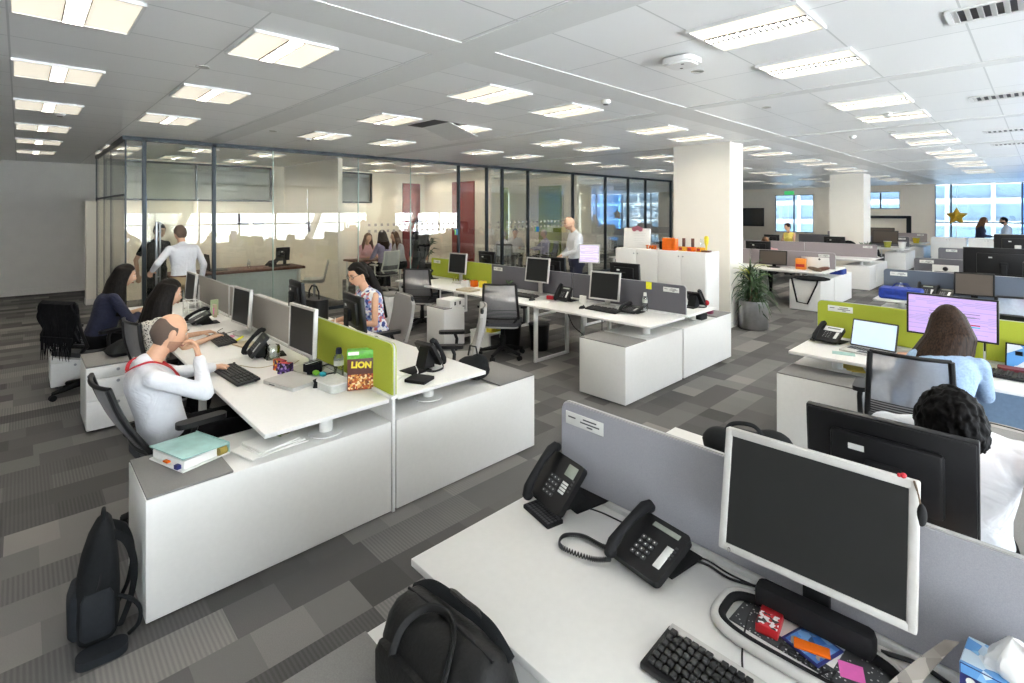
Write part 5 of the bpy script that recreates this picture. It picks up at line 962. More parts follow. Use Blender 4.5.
b = MB(); b.rrect(0, 0, .18, .10, .045, 0, .035); q = b.build('base_flap', 'nylonlight', t); q.location = (.015, -.19, 0)
for s in (-1, 1):
    b = MB(); b.tube(smooth_path([(.04, s * .05, .46), (.105, s * .06, .40), (.135, s * .065, .27), (.12, s * .075, .14), (.08, s * .09, .04)]), .017, 8, flat=.3); b.build('shoulder_strap', 'nylon', t)
b = MB(); b.tube(smooth_path([(.02, -.035, .49), (.025, -.03, .535), (.025, 0, .545), (.025, .03, .535), (.02, .035, .49)]), .008, 8); b.build('grab_handle', 'nylon', t); b = MB(); b.tube(smooth_path([(.075, -.11, .19), (.12, -.14, .17), (.15, -.15, .12), (.145, -.14, .05), (.11, -.13, .012)]), .009, 6); b.build('loose_webbing', 'nylon', t); b = MB(); b.tube(smooth_path([(.015, -.1, .40), (.01, -.125, .3), (.0, -.131, .26)]), .004, 6); b.build('zip', 'blackm', t)
def bc(z, a, c, dx=0): return [(dx + a * math.copysign(abs(math.cos(q)) ** .45, math.cos(q)), c * math.copysign(abs(math.sin(q)) ** .45, math.sin(q)), z) for q in [2 * math.pi * i / 40 for i in range(40)]]
t = thing('briefcase', 'black leather briefcase on the low storage unit in the foreground', 'briefcase', (.835, 1.12, .592), 2); b = MB()
b.ring([bc(z, a, c) for z, a, c in ((0, .095, .195), (.012, .104, .207), (.05, .106, .21), (.12, .102, .21), (.17, .085, .203), (.20, .062, .19), (.215, .035, .17), (.22, .01, .14))]); b.build('body', 'leather', t)
b = MB(); b.ring([bc(z, a, c) for z, a, c in ((.02, .012, .165), (.03, .024, .175), (.11, .024, .175), (.135, .012, .165))]); b.build('front_pocket', 'leather', t).location = (-.103, 0, 0)
for s in (-1, 1):
    b = MB(); b.tube(smooth_path([(s * .112, -.1, .06), (s * .108, -.1, .13), (s * .075, -.095, .195), (s * .045 + .02, -.06, .232), (s * .03 + .03, .0, .238), (s * .045 + .02, .06, .232), (s * .075, .095, .195), (s * .108, .1, .13), (s * .112, .1, .06)], 60), .012, 8, flat=.55); b.build('handle', 'leather', t)
b = MB(); b.tube(smooth_path([(.0, -.18, .214), (0, 0, .224), (0, .18, .214)]), .004, 6); b.build('zip', 'blackm', t); b = MB(); b.tube(smooth_path([(.0, .212, .03), (.0, .214, .10), (.0, .206, .18)]), .005, 6); b.build('side_zip', 'blackm', t); b = MB(); b.tube(smooth_path([(.03, .2, .185), (.045, .13, .222), (.05, .02, .23), (.06, -.10, .222), (.05, -.19, .19)]), .016, 8, flat=.3); b.build('shoulder_strap', 'nylon', t)
t = thing('rucksack', 'black rucksack on the storage unit under the right half of the left bench', 'rucksack', (2.58, 3.12, .592), 10); b = MB(); b.sph((0, 0, .09), (.1, .15, .09)); b.sph((.02, -.04, .12), (.07, .09, .08)); b.build('body', 'nylon', t); b = MB(); b.tube([(0, -.05, .18), (0, -.03, .26), (0, .03, .26), (0, .05, .18)], .007, 6); b.build('handle', 'nylon', t)
t = thing('soft_bag', 'soft black bag lying on the pedestal behind the man with the red lanyard', 'bag', (.72, 6.0, .585), 10); b = MB(); b.ring([bc(z, a * (1 - .0), c) for z, a, c in ((0, .13, .12), (.03, .15, .14), (.07, .12, .11), (.12, .05, .05), (.135, .02, .02))]); b.build('body', 'nylon', t); b = MB(); b.tube([(.1, 0, .04), (.02, .06, .11), (-.08, .02, .08)], .008, 6); b.build('strap', 'nylon', t)
# jacket over the far left chair
t = tag(MB().grid(lambda u, v: ((-.31 if v > .5 else -.27) + (.05 if v > .5 else -.02) * abs(2 * v - 1) * .3 + .012 * math.sin(9 * u * 3.1) * abs(2 * v - 1) - .03 * (1 - abs(2 * v - 1)), (u - .5) * (.45 + .06 * math.sin(v * 20)), 1.02 - .42 * abs(2 * v - 1) + .03 * math.sin(u * 22) * abs(2 * v - 1)), 40, 30).build('jacket', 'blackcloth', None), 'black jacket hung over the back of the far left chair', 'jacket'); t.location = (.53, 7.0, 0); t.rotation_euler[2] = R(34); m_ = t.modifiers.new('thick', 'SOLIDIFY'); m_.thickness = .02
b = MB(); rng = random.Random(8)
for i in range(34): y = -.2 + .012 * i; b.tube([(.0, y, 0), (.01 * rng.uniform(-1, 1), y + .01 * rng.uniform(-1, 1), -.1), (.015 * rng.uniform(-1, 1), y + .015 * rng.uniform(-1, 1), -.18 - .06 * rng.random())], [.007, .005, .002], 5)
q = b.build('fringe', 'blackcloth', t); q.location = (-.32, 0, .66)
# ---------------- glass offices' furniture
t = thing('executive_desk', 'dark walnut-topped desk with a white front in the first glass office', 'desk', (3.1, 11.05, 0), 0); MB().box((0, 0, .75), (2.4, .75, .05), .006).build('top', 'wood', t); MB().box((0, -.2, .37), (2.2, .03, .72), .004).build('front_panel', mat('pale_blue_white_panel', 'd5dedc', .5), t)
for s in (-1, 1): MB().box((s * 1.1, 0, .365), (.04, .65, .73), .004).build('side_panel', 'white', t)
laptop('black document case standing open on the walnut desk', 2.75, 11.1, 0, .36, .3, 95, 'blackm', 'black', .775); phone('black desk phone on the walnut desk', 3.75, 11.0, 100, 30, z=.775, cord=False); bottle('small clear bottle on the walnut desk', 3.3, 11.0, .775, .16, .03, 'paper')
monitor('black monitor on an arm at the right of the walnut desk', 4.0, 11.15, 100, .3, .28, .1, 5, 'black', z=.775)
t = thing('pc_tower', 'black computer tower beside the walnut desk', 'computer', (1.95, 10.75, 0), 10); MB().box((0, 0, .34), (.2, .42, .42), .008).build('case', 'black', t); MB().box((0, 0, .065), (.3, .5, .13), .004).build('plinth', 'white', t); MB().box((0, -.211, .36), (.17, .004, .36)).build('front_grille', 'darkgrey', t)
for i, (x, z_) in enumerate(((3.93, 1.72), (4.3, 1.72))): single('wall_frame', MB().box((0, 0, 0), (.26, .03, .26), .004), patch_material('dark_framed_print_%d' % i, ['3a3436', '57504c', '2a2628'], 20), 'small dark framed print on the office back wall, %s of two' % ('left', 'right')[i], 'picture', (x, 13.58, z_), 0, 'framed prints in the first office')
t = thing('meeting_table', 'brown table where the two women sit in the second office', 'table', (6.25, 11.35, 0)); MB().box((0, 0, .74), (1.3, .6, .04), .006).build('top', 'wood', t)
for sx in (-1, 1):
    for sy in (-1, 1): MB().cyl((sx * .58, sy * .24, 0), (sx * .58, sy * .24, .72), .025).build('leg', 'whitem', t)
wall_screen('lit wall screen in the second glass office', 5.06, 12.1, 1.55, .7, .75, 180, 'scr_lilac'); t = thing('round_table', 'low round table among the seated meeting', 'table', (10.75, 11.0, 0)); MB().lathe([(0, .7), (.4, .7), (.4, .73), (0, .73)], 32).build('top', 'white', t); MB().lathe([(0, 0), (.25, 0), (.25, .02), (.03, .04), (.03, .7), (0, .7)], 24).build('pedestal', 'steel', t)
t = thing('office_tree', 'leafy plant in the glass office left of the seated meeting', 'plant', (8.62, 12.5, 0)); MB().lathe([(0, 0), (.16, 0), (.2, .4), (0, .4)]).build('pot', 'darkgrey', t); b = MB(); rng = random.Random(12)
for i in range(60): a = rng.random() * 6.28; l = rng.uniform(.1, .4); z_ = rng.uniform(.7, 1.5); b.tube([(0, 0, z_ - .2), (l * .5 * math.cos(a), l * .5 * math.sin(a), z_), (l * math.cos(a), l * math.sin(a), z_ - .05)], [.005, .04, .003], 5, flat=.25)
b.build('foliage', 'leaf', t); MB().tube([(0, 0, .35), (.02, 0, .9), (0, 0, 1.3)], .02, 8).build('stem', 'bark', t)
# stickers on the glass
for x, l in ((7.78 - .3, 'left'), (10.25, 'right')): 
    t = thing('glass_sign', 'small blue square sign stuck on the glass partition, %s one' % l, 'sign', (x, GY - .012, 1.42)); MB().box((0, 0, 0), (.16, .006, .14), .002).build('plate', mat('blue_sign', '1d6fa8', .4), t); MB().box((-.06, -.004, 0), (.03, .003, .12)).build('stripe', 'lime', t)
b = MB()
for i in range(34):
    for k in (0, 1): b.box((5.2 + i * .145 + (0 if i < 16 else 1.3), GY - .009, 1.5 + k * .13), (.055, .002, .055))
o = b.build('glass_dots', mat('frosted_dot_film', 'cfc9bd', .8, alpha=.6)); tag(o, 'two rows of small frosted squares along the glass partition', 'glass film', kind='stuff')
t = thing('door_handle', 'long steel pull handles on the first glass office door', 'door handle', (1.55, GY - .13, 0), -38)
for s in (-1, 1):
    b = MB(); b.cyl((0, s * .045, .75), (0, s * .045, 1.75), .016); b.build('bar', 'steel', t)
b = MB(); b.cyl((0, -.045, .9), (0, .045, .9), .01); b.cyl((0, -.045, 1.6), (0, .045, 1.6), .01); b.build('stand_off', 'steel', t)
# ------------------------------------------------------------------ people
def hair_mat(name, c1, c2, rough=.5):
    m, t, b = nodes_mat(name); k = NB(t); co = t.nodes.new('ShaderNodeTexCoord'); mp = t.nodes.new('ShaderNodeMapping'); mp.inputs['Scale'].default_value = (130, 130, 9)
    t.links.new(co.outputs['Object'], mp.inputs[0]); n = t.nodes.new('ShaderNodeTexNoise'); n.inputs['Scale'].default_value = 1; n.inputs['Detail'].default_value = 2; t.links.new(mp.outputs[0], n.inputs['Vector'])
    t.links.new(k.ramp(n.outputs['Fac'], [(.3, srgb(c1)), (.7, srgb(c2))]), b.inputs['Base Color']); b.inputs['Roughness'].default_value = rough; b.inputs['Specular IOR Level'].default_value = .12
    bp = t.nodes.new('ShaderNodeBump'); bp.inputs['Strength'].default_value = .45; bp.inputs['Distance'].default_value = .004; t.links.new(n.outputs['Fac'], bp.inputs['Height']); t.links.new(bp.outputs[0], b.inputs['Normal']); return m
M['h_black'] = hair_mat('strands_black', '090807', '1c1714'); M['h_brown'] = hair_mat('strands_dark_brown', '140d09', '38281e'); M['h_mid'] = hair_mat('strands_mid_brown', '3a2518', '7d5a40'); M['h_crop'] = mat('cropped_greying_hair', '54463d', .9, var=.2, scale=350); M['h_grey'] = mat('grey_cropped_hair', '9a958e', .9, var=.2, scale=300)
from mathutils import noise as mnoise
M['h_tuft'] = mat('tousled_black_hair', '060505', .6, var=.4, scale=45, spec=.06, bump=.5, bscale=60); M['leopard'] = spots_material('black_white_animal_print', '1a1917', 'd8d2c6', 75, .36); M['floral'] = patch_material('blue_floral_print', ['dfe3ee', '7a8fc0', '3c4a86', 'e9e6e4', 'a9a0c4', 'c06a6a'], 38, .9)
def ss(a, b, x): t = min(1, max(0, (x - a) / (b - a))); return t * t * (3 - 2 * t)
def hs(x, y, z):
    X = x * (.095 if x > 0 else .104); Y = y * .077; Z = z * .122; g = lambda v, c, s: math.exp(-((v - c) / s) ** 2)
    if z < -.1:
        t = (-z - .1) / .9; Y *= 1 - .30 * t ** 1.4; X *= (1 - .5 * t) if x < 0 else 1 - .04 * t
    if x > 0:
        X += .030 * g(y, 0, .14) * g(z, -.2, .16) + .012 * g(y, 0, .10) * g(z, .02, .16) + .005 * g(z, .27, .09) * g(y, 0, .55) - .010 * g(abs(y), .36, .15) * g(z, .09, .11)
        X += .006 * g(y, 0, .26) * (g(z, -.47, .05) + g(z, -.57, .05)) + .009 * g(y, 0, .25) * g(z, -.82, .14) + .004 * g(abs(y), .5, .2) * g(z, -.15, .2)
    return X, Y, Z
def head_surface(mb, mx, k=None, nu=44, nv=30):
    n0 = len(mb.bm.faces); L = []
    for j in range(nv + 1):
        ph = -math.pi / 2 + math.pi * j / nv; row = []
        for i in range(nu):
            a = 2 * math.pi * i / nu; d = (math.cos(ph) * math.cos(a), math.cos(ph) * math.sin(a), math.sin(ph)); p = Vector(hs(*d))
            if k: p = p * k(*d)
            row.append(p)
        L.append(row)
    bot = mb.bm.verts.new(mx @ (sum(L[0], Vector()) / nu)); top = mb.bm.verts.new(mx @ (sum(L[-1], Vector()) / nu)); V = [[mb.bm.verts.new(mx @ p) for p in r] for r in L[1:-1]]
    for A, B in zip(V, V[1:]):
        for i in range(nu): mb.bm.faces.new((A[i], A[(i + 1) % nu], B[(i + 1) % nu], B[i]))
    for i in range(nu): mb.bm.faces.new((bot, V[0][(i + 1) % nu], V[0][i])); mb.bm.faces.new((top, V[-1][i], V[-1][(i + 1) % nu]))
def mask(style):
    def f(x, y, z):
        a = abs(math.atan2(y, x)); thr = .60 if a < .75 else .60 - .5 * ss(.75, 1.25, a) if a < 1.25 else .10 - .2 * ss(1.25, 1.7, a) if a < 1.75 else -.10 - .48 * ss(1.75, 2.3, a)
        m = ss(thr - .05, thr + .07, z)
        if style == 'balding':
            lim = .36 + .36 * ss(1.4, 2.6, a); m = ss(thr - .12, thr - .04, z) * (1 - ss(lim - .08, lim + .1, z)) * ss(1.28, 1.40, a)
        return m
    return f
def ik(a, c, l1, l2, hint):
    a, c = Vector(a), Vector(c); v = c - a; d = v.length; L = (l1 + l2) * .998
    if d > L: c = a + v * (L / d); v = c - a; d = L
    x = (l1 * l1 - l2 * l2 + d * d) / (2 * d); h = math.sqrt(max(0, l1 * l1 - x * x)); n = v / d; hn = Vector(hint); hn = (hn - n * hn.dot(n)).normalized(); return a + n * x + hn * h, c
def hand(mb, Wp, d, pn, side, curl=25, spread=.0215):
    d = Vector(d).normalized(); pn = Vector(pn); pn = (pn - d * pn.dot(d)).normalized(); t = (pn.cross(d) if side == 'L' else d.cross(pn)).normalized(); Wp = Vector(Wp)
    for i in range(4):
        kn = Wp + d * (.088 - .004 * abs(i - 1)) + t * (.031 - spread * i); mb.rc(Wp + t * (.012 - .009 * i) + d * .005, kn, .0165, .0125, 10)
        p, dd = kn, d; L = (.072, .080, .074, .058)[i]
        for s_, f in enumerate((.46, .30, .24)):
            q = Matrix.Rotation(R((curl * (.7, 1.1, .8)[s_] * (1 + .12 * i)) * (1 if side == 'L' else -1)), 3, t) @ dd
            if q.dot(pn) < dd.dot(pn) - 1e-6: q = Matrix.Rotation(R(-(curl * (.7, 1.1, .8)[s_] * (1 + .12 * i)) * (1 if side == 'L' else -1)), 3, t) @ dd
            e = p + q * L * f; mb.rc(p, e, .0098 - .0009 * s_, .0092 - .001 * s_, 10); p, dd = e, q
    r = Wp + d * .028 + t * .024; m1 = r + (d * .55 + t * .75 + pn * .25).normalized() * .042; m2 = m1 + (d * .85 + t * .35 + pn * .35).normalized() * .034; mb.rc(Wp + d * .012, r, .016, .014, 10); mb.rc(r, m1, .0135, .0108, 10); mb.rc(m1, m2, .0105, .0085, 10)
def person(label, x, y, rz, hip=.565, lean=10, hx=0, sc=1.0, head=(0, 5), hands=None, hdir=None, palm=None, curl=28, feet=None, elbow=None, top='shirt', sleeve='long', bottom='blackcloth', shoes='black', hair='short', hm='h_black', skin='skin', vox=.011, female=False, z=0, roll=0, hlen=.4, neckx=0, eyes=True, sweep=(0, 0), thick=1.0, lock=1.0):
    Lv = R(lean); d = Vector((math.sin(Lv), math.sin(R(roll)), math.cos(Lv))).normalized(); H = Vector((hx, 0, hip)); f = Vector((d.z, 0, -d.x)); w_ = .155 if female else .178
    N = H + d * .50; C = H + d * .34; S_ = {s: H + d * .455 + Vector((0, q * w_, 0)) for s, q in (('L', 1), ('R', -1))}
    hp = RZ(head[0]) @ RY(head[1]); hc = N + d * .07 + Vector((.045 + neckx, 0, 0)) + (hp @ Vector((.012, 0, .115))); HM = Matrix.Translation(hc) @ hp
    hands = hands or {}; feet = feet or {'L': (.36, .11, .07), 'R': (.36, -.11, .07)}; A = {}; Lg = {}
    for s, q in (('L', 1), ('R', -1)):
        Wp = Vector(hands.get(s, (.40, q * .14, .77))); el, Wp = ik(S_[s], Wp, .29, .255, (elbow or {}).get(s, (-.35, q * .55, -.8))); A[s] = (S_[s], el, Wp)
        hj = H + Vector((0, q * .088, 0)); an = Vector(feet[s]); kn, an = ik(hj, an, .44, .42, (1, q * .15, .25)); Lg[s] = (hj, kn, an)
    tilt = RY(lean)
    def torso(b, e, lo=-1):
        prof = ((-.13, .085, .13, 0), (-.09, .112, .155, 0), (0, .122, .163, 0), (.10, .112, .146 if not female else .135, 0), (.20, .108, .145 if not female else .124, .004), (.30, .116, .160 if not female else .140, .006), (.38, .116, .170 if not female else .150, .002), (.44, .096, .168 if not female else .148, -.006), (.475, .075, .135 if not female else .118, -.004), (.495, .058, .085, .0))
        rings = []
        for u, ax, ay, off in prof:
            if u < lo: continue
            c_ = H + d * u + f * off; k_ = e if u > -.1 else e * .5
            rings.append([c_ + f * ((ax + k_) * math.copysign(abs(math.cos(q)) ** .85, math.cos(q))) + Vector((0, 1, 0)) * ((ay + k_) * math.copysign(abs(math.sin(q)) ** .85, math.sin(q))) for q in [2 * math.pi * i / 28 for i in range(28)]])
        b.ring(rings)
        for q in 'LR': b.rc(S_[q] - d * .012 - Vector((0, (.03 if q == 'L' else -.03), 0)), N - d * .005, .052 + e * .6, .05 + e * .4)
        if female:
            for q in (-1, 1): b.sph(C + f * .075 + Vector((0, q * .068, 0)) - d * .01, .056 + e, tilt)
    b = MB(); torso(b, 0); b.rc(N - d * .03, hc - hp @ Vector((.01, 0, .06)), .056 if not female else .05, .052 if not female else .045); head_surface(b, HM)
    for q in (-1, 1): b.sph(HM @ Vector((-.008, q * .079, .0)), (.019, .010, .031), hp @ RZ(q * 18), 10, 8)
    for s in 'LR':
        a, e, W_ = A[s]; b.rc(a, e, .043 if not female else .038, .035 if not female else .031); b.rc(e, W_, .036 if not female else .031, .026 if not female else .022); hd = (hdir or {}).get(s) or (W_ - e); hand(b, W_, hd, (palm or {}).get(s, (0, 0, -1)), s, curl)
        h_, k_, n_ = Lg[s]; b.rc(h_, k_, .078, .052); b.rc(k_, n_, .052, .036); b.rc(n_ + Vector((-.03, 0, -.03)), n_ + Vector((.13, 0, -.045)), .034, .028)
    o = link_mesh('person', remesh(b, vox, 3, .45), skin); o.location = (x, y, z); o.rotation_euler[2] = R(rz); o.scale = (sc,) * 3; tag(o, label, 'person')
    # clothes
    b = MB(); torso(b, .016, -.05)
    for s in 'LR':
        a, e, W_ = A[s]
        if sleeve == 'long': b.rc(a, e, .056, .049); b.rc(e, e.lerp(W_, .93), .049, .037)
        elif sleeve == 'short': b.rc(a, a.lerp(e, .62), .052, .05)
        elif sleeve == 'half': b.rc(a, e, .054, .048); b.rc(e, e.lerp(W_, .35), .048, .042)
    if sleeve != 'none' and not female: b.rc(N - d * .035, N + d * .012 + Vector((.008, 0, 0)), .066, .064)
    link_mesh('blouse' if female else 'shirt', remesh(b, max(vox, .009), 7, .5), top, o)
    b = MB(); rings = []
    for u, ax, ay in ((-.13, .105, .15), (-.09, .134, .177), (0, .142, .183), (.045, .140, .180)): rings.append([H + d * u + f * (ax * math.copysign(abs(math.cos(q)) ** .85, math.cos(q))) + Vector((0, ay * math.copysign(abs(math.sin(q)) ** .85, math.sin(q)), 0)) for q in [2 * math.pi * i / 28 for i in range(28)]])
    b.ring(rings)
    for s in 'LR':
        h_, k_, n_ = Lg[s]; b.rc(h_, k_, .098, .068); b.rc(k_, n_ + (k_ - n_) * .06, .068, .052)
    link_mesh('trousers', remesh(b, max(vox, .012), 3, .5), bottom, o)
    for s in 'LR':
        n_ = Lg[s][2]; MB().rc(n_ + Vector((-.04, 0, -.035)), n_ + Vector((.15, 0, -.045)), .042, .034).build('shoe', shoes, o)
    # hair
    if hair in ('short', 'balding', 'long', 'tail'):
        mk = mask('balding' if hair == 'balding' else 'short'); th = {'short': .12, 'balding': .034, 'long': .13, 'tail': .10}[hair]; rng = random.Random(int(x * 100))
        ph = rng.random() * 6
        def kf(X, Y, Z):
            m_ = mk(X, Y, Z); wob = 0 if hair == 'balding' else .016 * math.sin(9 * math.atan2(Y, X) + ph + 4 * Z) + .012 * math.sin(17 * X + 13 * Y + ph)
            if hm == 'h_tuft': q_ = Vector((X, Y, Z)); wob = .085 * mnoise.noise(q_ * 5.5 + Vector((3, 1, 7))) + .05 * mnoise.noise(q_ * 12)
            return 1 + (th * thick + wob) * m_ - (.09 if hair != 'balding' else .05) * (1 - m_)
        b = MB(); head_surface(b, HM, kf, 110 if hm == 'h_tuft' else 72, 80 if hm == 'h_tuft' else 60)
        if hair == 'long':
            for i in range(13):
                a = R(78 + 204 * i / 12); r0 = HM @ Vector((.078 * math.cos(a), .07 * math.sin(a), .065)); r1 = HM @ Vector((.103 * math.cos(a) - .012, .098 * math.sin(a), -.08)); back = max(0, -math.cos(a))
                sw = Vector((sweep[0], sweep[1], 0)); q = r1 + Vector((-.035 * back - .02, .03 * math.sin(a), -.55 * hlen)) + sw * .4; q2 = q + Vector((-.03 * back + (lean / 90) * -.10, .01 * math.sin(a), -.45 * hlen)) + sw * .6 
                b.rc(r0, r1, .024, .028 * lock, 10); b.rc(r1, q, .028 * lock, .03 * lock, 10); b.rc(q, q2, .03 * lock, .014, 10)
        if hair == 'tail':
            p0 = HM @ Vector((-.09, 0, .06)); p1 = HM @ Vector((-.135, 0, -.02)); p2 = N - f * .125 - d * .06; p3 = N - f * .165 - d * .36; b.sph(p0, .045); b.rc(p0, p1, .035, .05); b.rc(p1, p2, .05, .05); b.rc(p2, p3, .05, .02)
            for q in (-1, 1): b.rc(HM @ Vector((.02, q * .07, .07)), HM @ Vector((-.06, q * .075, -.04)), .024, .02)
        if hair in ('short', 'balding'): b.build('hair', hm, o, angle=80)
        else: link_mesh('hair', remesh(b, .0075 if vox < .0095 else .011, 7, .5), hm, o)
    if hair in ('beard', 'balding', 'stubble') or hair == 'short' and hm == 'beardman':
        pass
    if eyes:
        for q in (-1, 1):
            e = MB().sph(HM @ Vector((.077, q * .029, .012)), (.011, .0125, .0105), hp, 14, 10).build('eye', mat('eye_white', 'd8d0c8', .2), o); MB().sph(HM @ Vector((.0855, q * .029, .011)), (.0042, .006, .006), hp, 12, 8).build('iris', 'hairblack', e)
        b = MB()
        for q in (-1, 1): b.tube([HM @ Vector((.0935, q * .012, .032)), HM @ Vector((.092, q * .03, .038)), HM @ Vector((.078, q * .048, .032))], [.003, .0042, .002], 6)
        b.build('eyebrows', hm if hair != 'bald' else 'hairshort', o)
        b = MB(); b.tube([HM @ Vector((.086, -.026, -.066)), HM @ Vector((.099, 0, -.064)), HM @ Vector((.086, .026, -.066))], [.003, .0055, .003], 6); b.build('lips', mat('lips', '9c5a50', .5), o)
    o['_'] = 1; del o['_']; return o, HM, N, d, A, H
def beard(o, HM, m='beard', k=.035):
    def kf(x, y, z):
        m_ = ss(-.20, -.36, z) * ss(-.25, -.05, x) * (1 - .85 * ss(.30, .2, abs(y)) * ss(-.64, -.6, z) * ss(-.40, -.44, z)); return 1 + k * m_ - .05 * (1 - m_)
    b = MB(); head_surface(b, HM, kf, 72, 64); b.build('beard', m, o, angle=80)
# the man with the red lanyard
o, HM, N, d, A, H = person('seated man in a white shirt and red lanyard, hand at his mouth', .665, 3.82, 2, hip=.485, lean=-13, head=(4, 17), neckx=.055, hands={'R': (.155, -.10, .985), 'L': (.37, .36, .78)}, hdir={'R': (-.10, .13, .6), 'L': (.9, .25, -.12)}, palm={'R': (-.8, .1, .1), 'L': (0, 0, -1)}, curl=36, elbow={'R': (.35, -.75, -.7), 'L': (-.2, .7, -.7)}, feet={'L': (.50, .13, .07), 'R': (.50, -.12, .07)}, hair='balding', hm='h_crop', vox=.0062)
beard(o, HM, 'stubble', .011)
b = MB(); 
F_ = Vector((d.z, 0, -d.x)); LP = smooth_path([N + F_ * p + Vector((0, q, 0)) + d * r for p, q, r in ((-.092, 0, .005), (-.05, -.075, .036), (.03, -.088, .030), (.105, -.066, -.04), (.150, -.035, -.13), (.158, 0, -.25), (.150, .035, -.13), (.105, .066, -.04), (.03, .088, .030), (-.05, .075, .036), (-.092, 0, .005))], 60)[:-1]
b.tube(LP, .010, 8, True, flat=.35); b.build('lanyard', 'redc', o)
b = MB()
for q in (-1, 1): b.rc(N + Vector((-.04, q * .055, .02)), N + Vector((.07, q * .03, -.02)), .016, .012)
link_mesh('collar', remesh(b, .008, 1), 'shirt', o)
# two women further along the left bench
person('seated woman in a black and white spotted top with long dark hair', .80, 5.31, 6, hip=.52, lean=5, head=(-6, 16), hands={'R': (.44, -.12, .77), 'L': (.44, .14, .77)}, top='leopard', sleeve='short', hair='long', hm='h_black', vox=.009, female=True, hlen=.36, lock=1.15, skin='skinfar')
o, HM, N, d, A, H = person('seated woman in a navy top with long dark hair, holding a phone', .60, 7.0, 2, hip=.55, lean=15, head=(-4, 14), hands={'R': (.44, -.10, .86), 'L': (.42, .12, .80)}, top='navy', sleeve='half', bottom='blackcloth', hair='long', hm='h_black', vox=.01, female=True, hlen=.34, skin='skinfar')
t = thing('mobile_phone', 'dark mobile phone in the hand of the woman in navy', 'mobile phone', (1.12, 6.93, .88), 20); MB().rrect(0, 0, .14, .07, .01, 0, .009).build('case', 'black', t); MB().rrect(0, 0, .128, .062, .006, .009, .0098).build('screen', 'blackg', t)
# woman in glasses
o, HM, N, d, A, H = person('woman in glasses and a sleeveless blue floral top, looking down at her desk', 2.74, 4.95, 182, hip=.60, lean=12, head=(8, 20), hands={'R': (.42, -.10, .79), 'L': (.36, .10, .79)}, top='floral', sleeve='none', bottom='navy', hair='tail', hm='h_black', vox=.0085, female=True, skin='skin')
b = MB()
for q in (-1, 1): b.tube([HM @ Vector((.1 - .012 * abs(math.cos(a)), q * .032 + .022 * math.cos(a), .010 + .017 * math.sin(a))) for a in [2 * math.pi * i / 20 for i in range(20)]], .0026, 6, True); b.tube([HM @ Vector((.088, q * .054, .014)), HM @ Vector((.04, q * .08, .016)), HM @ Vector((-.01, q * .084, .01))], .0025, 6)
b.tube([HM @ Vector((.1, -.012, .013)), HM @ Vector((.105, 0, .016)), HM @ Vector((.1, .012, .013))], .0025, 6); b.build('glasses', 'black', o)
STAND = {'L': (.02, .1, .085), 'R': (-.02, -.1, .085)}
# standing men
o, HM, N, d, A, H = person('standing man in white shirt and khaki trousers, back turned, by the glass door', 1.78, 8.95, 99, hip=.93, lean=6, sc=.98, head=(6, 8), hands={'L': (.18, .36, 1.06), 'R': (.06, -.27, .87)}, elbow={'L': (-.2, .6, -.7), 'R': (-.7, -.7, 0)}, feet=STAND, top='shirt', bottom='khaki', hair='short', hm='hairgrey', vox=.012, skin='skinfar')
b = MB(); b.tube([H + d * .04 + Vector((.143 * math.cos(a), .183 * math.sin(a), 0)) for a in [2 * math.pi * i / 28 for i in range(28)]], .016, 6, True, flat=.5); b.build('belt', 'wood', o)
person('standing man in black seen through the open glass door', 1.66, 10.45, -70, hip=.95, lean=4, sc=.97, head=(10, 12), hands={'R': (.05, -.30, .9), 'L': (.12, .36, 1.1)}, feet=STAND, top='blackcloth', sleeve='short', bottom='blackcloth', hair='short', hm='h_black', vox=.012, skin='skinfar')
o, HM, N, d, A, H = person('bald bearded man standing in a white shirt and dark trousers', 7.55, 6.08, 152, hip=.97, lean=4, sc=1.03, head=(0, 22), hands={'L': (.30, .06, 1.07), 'R': (.27, -.10, 1.04)}, feet=STAND, top='shirt', bottom='navy', hair='bald', vox=.010, skin='skinfar'); beard(o, HM, 'stubble', .016)
# foreground man in white and the long-haired woman
person('man in a white shirt with thick black hair, bent over behind the black monitor', 2.68, .25, 183, hip=.56, lean=22, head=(6, 78), hands={'R': (.60, -.02, .775), 'L': (.50, .26, .775)}, elbow={'L': (-.2, .9, -.3), 'R': (-.3, -.6, -.6)}, top='shirt', bottom='blackcloth', hair='short', hm='h_tuft', vox=.008, skin='skin', thick=1.6, sc=1.08)
person('woman with long brown hair and a pale denim shirt at the lilac-page monitor', 4.24, .47, 2, hip=.49, lean=25, head=(16, 16), hands={'R': (.60, -.16, .775), 'L': (.56, .24, .775)}, top='denim', elbow={'R': (-.4, -.25, -.8), 'L': (-.4, .3, -.8)}, bottom='navy', hair='long', hm='h_brown', vox=.009, female=True, hlen=.27, roll=-5, skin='skin', sweep=(-.02, .13), lock=1.45, thick=1.5, sc=1.02)
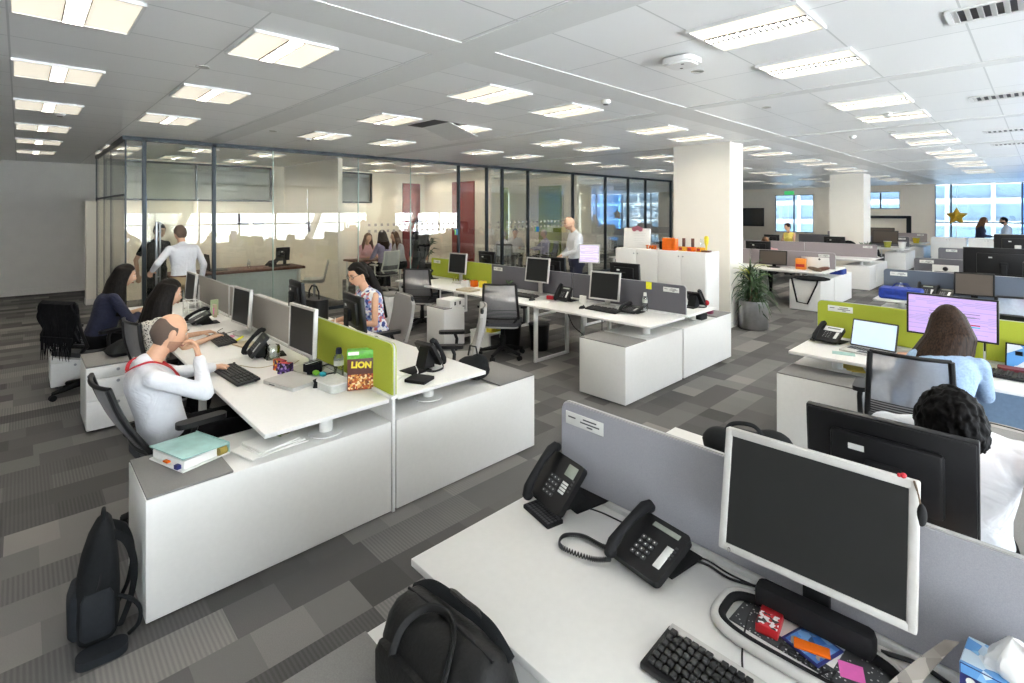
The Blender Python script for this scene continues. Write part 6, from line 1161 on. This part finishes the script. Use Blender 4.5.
# people inside the glass offices
V = .014
person('woman in pink facing the camera at the brown table in the glass office', 6.36, 12.0, -92, top='pink', hair='long', hm='h_mid', hlen=.25, vox=V, female=True, skin='skinfar', eyes=False)
person('dark-haired woman seated in the white mesh chair, back to the camera', 6.2, 10.75, 92, hip=.66, top='lilac', hair='long', hm='h_brown', hlen=.25, vox=V, female=True, eyes=False, lean=4)
person('woman with long light brown hair seated right of the white mesh chair', 6.85, 11.1, 172, hip=.62, top='shirt', hair='long', hm='h_mid', hlen=.34, vox=V, female=True, skin='skinfar', eyes=False)
person('standing person in a dark jacket and grey trousers in the second glass office', 6.92, 10.35, 100, hip=.92, lean=2, hands={'L': (.05, .27, .85), 'R': (.05, -.27, .85)}, feet=STAND, top='blackcloth', bottom=mat('charcoal_cloth', '2c3233', .9), hair='short', hm='h_brown', vox=V, eyes=False)
person('white-haired man in a white shirt seated in the meeting, back to the camera', 9.92, 10.62, 50, top='shirt', hair='balding', hm='h_grey', vox=V, skin='skinfar', eyes=False)
person('dark-haired bearded man in a white shirt facing the camera in the meeting', 11.45, 11.75, -128, hands={'R': (.24, -.06, 1.02), 'L': (.4, .15, .78)}, top='shirt', hair='short', hm='h_black', vox=V, skin='skin', eyes=True)
person('man in a lilac shirt seated before the wide olive green panel', 11.42, 10.42, 150, lean=-4, top='lilac', hair='balding', hm='h_grey', vox=V, skin='skinfar', eyes=False)
# people in the far rows
person('woman in a yellow sleeveless top standing at the row by the second column', 16.7, 5.25, 170, hip=.84, lean=10, sc=.95, head=(-25, 8), hands={'R': (.34, -.2, .78), 'L': (.34, .22, .78)}, feet=STAND, top='yellowt', sleeve='none', hair='short', hm='h_brown', vox=V, female=True, skin='skin', eyes=False)
person('brown-haired person in pale pink bending over a far desk', 12.95, 4.5, 178, lean=22, head=(0, 30), top='pink', hair='short', hm='h_mid', vox=V, skin='skinfar', eyes=False)
person('woman in a dark top with reddish brown hair by the end window', 23.9, 1.5, -80, hip=.9, lean=4, hands={'L': (.3, .1, 1.05), 'R': (.3, -.1, 1.05)}, feet=STAND, top='navy', hair='long', hm='h_mid', hlen=.22, vox=V, female=True, eyes=False)
o, HM, N, d, A, H = person('bearded man in a pale shirt by the end window', 24.5, .82, 105, hip=.9, lean=4, hands={'L': (.3, .1, 1.05), 'R': (.3, -.1, 1.05)}, feet=STAND, top='cuff', hair='short', hm='h_black', vox=V, eyes=False); beard(o, HM, 'hairblack', .04)
person('dark-haired head of a man behind the very wide monitor', 16.6, .72, 182, lean=14, head=(0, 14), top='cuff', hair='short', hm='h_black', vox=V, eyes=True)
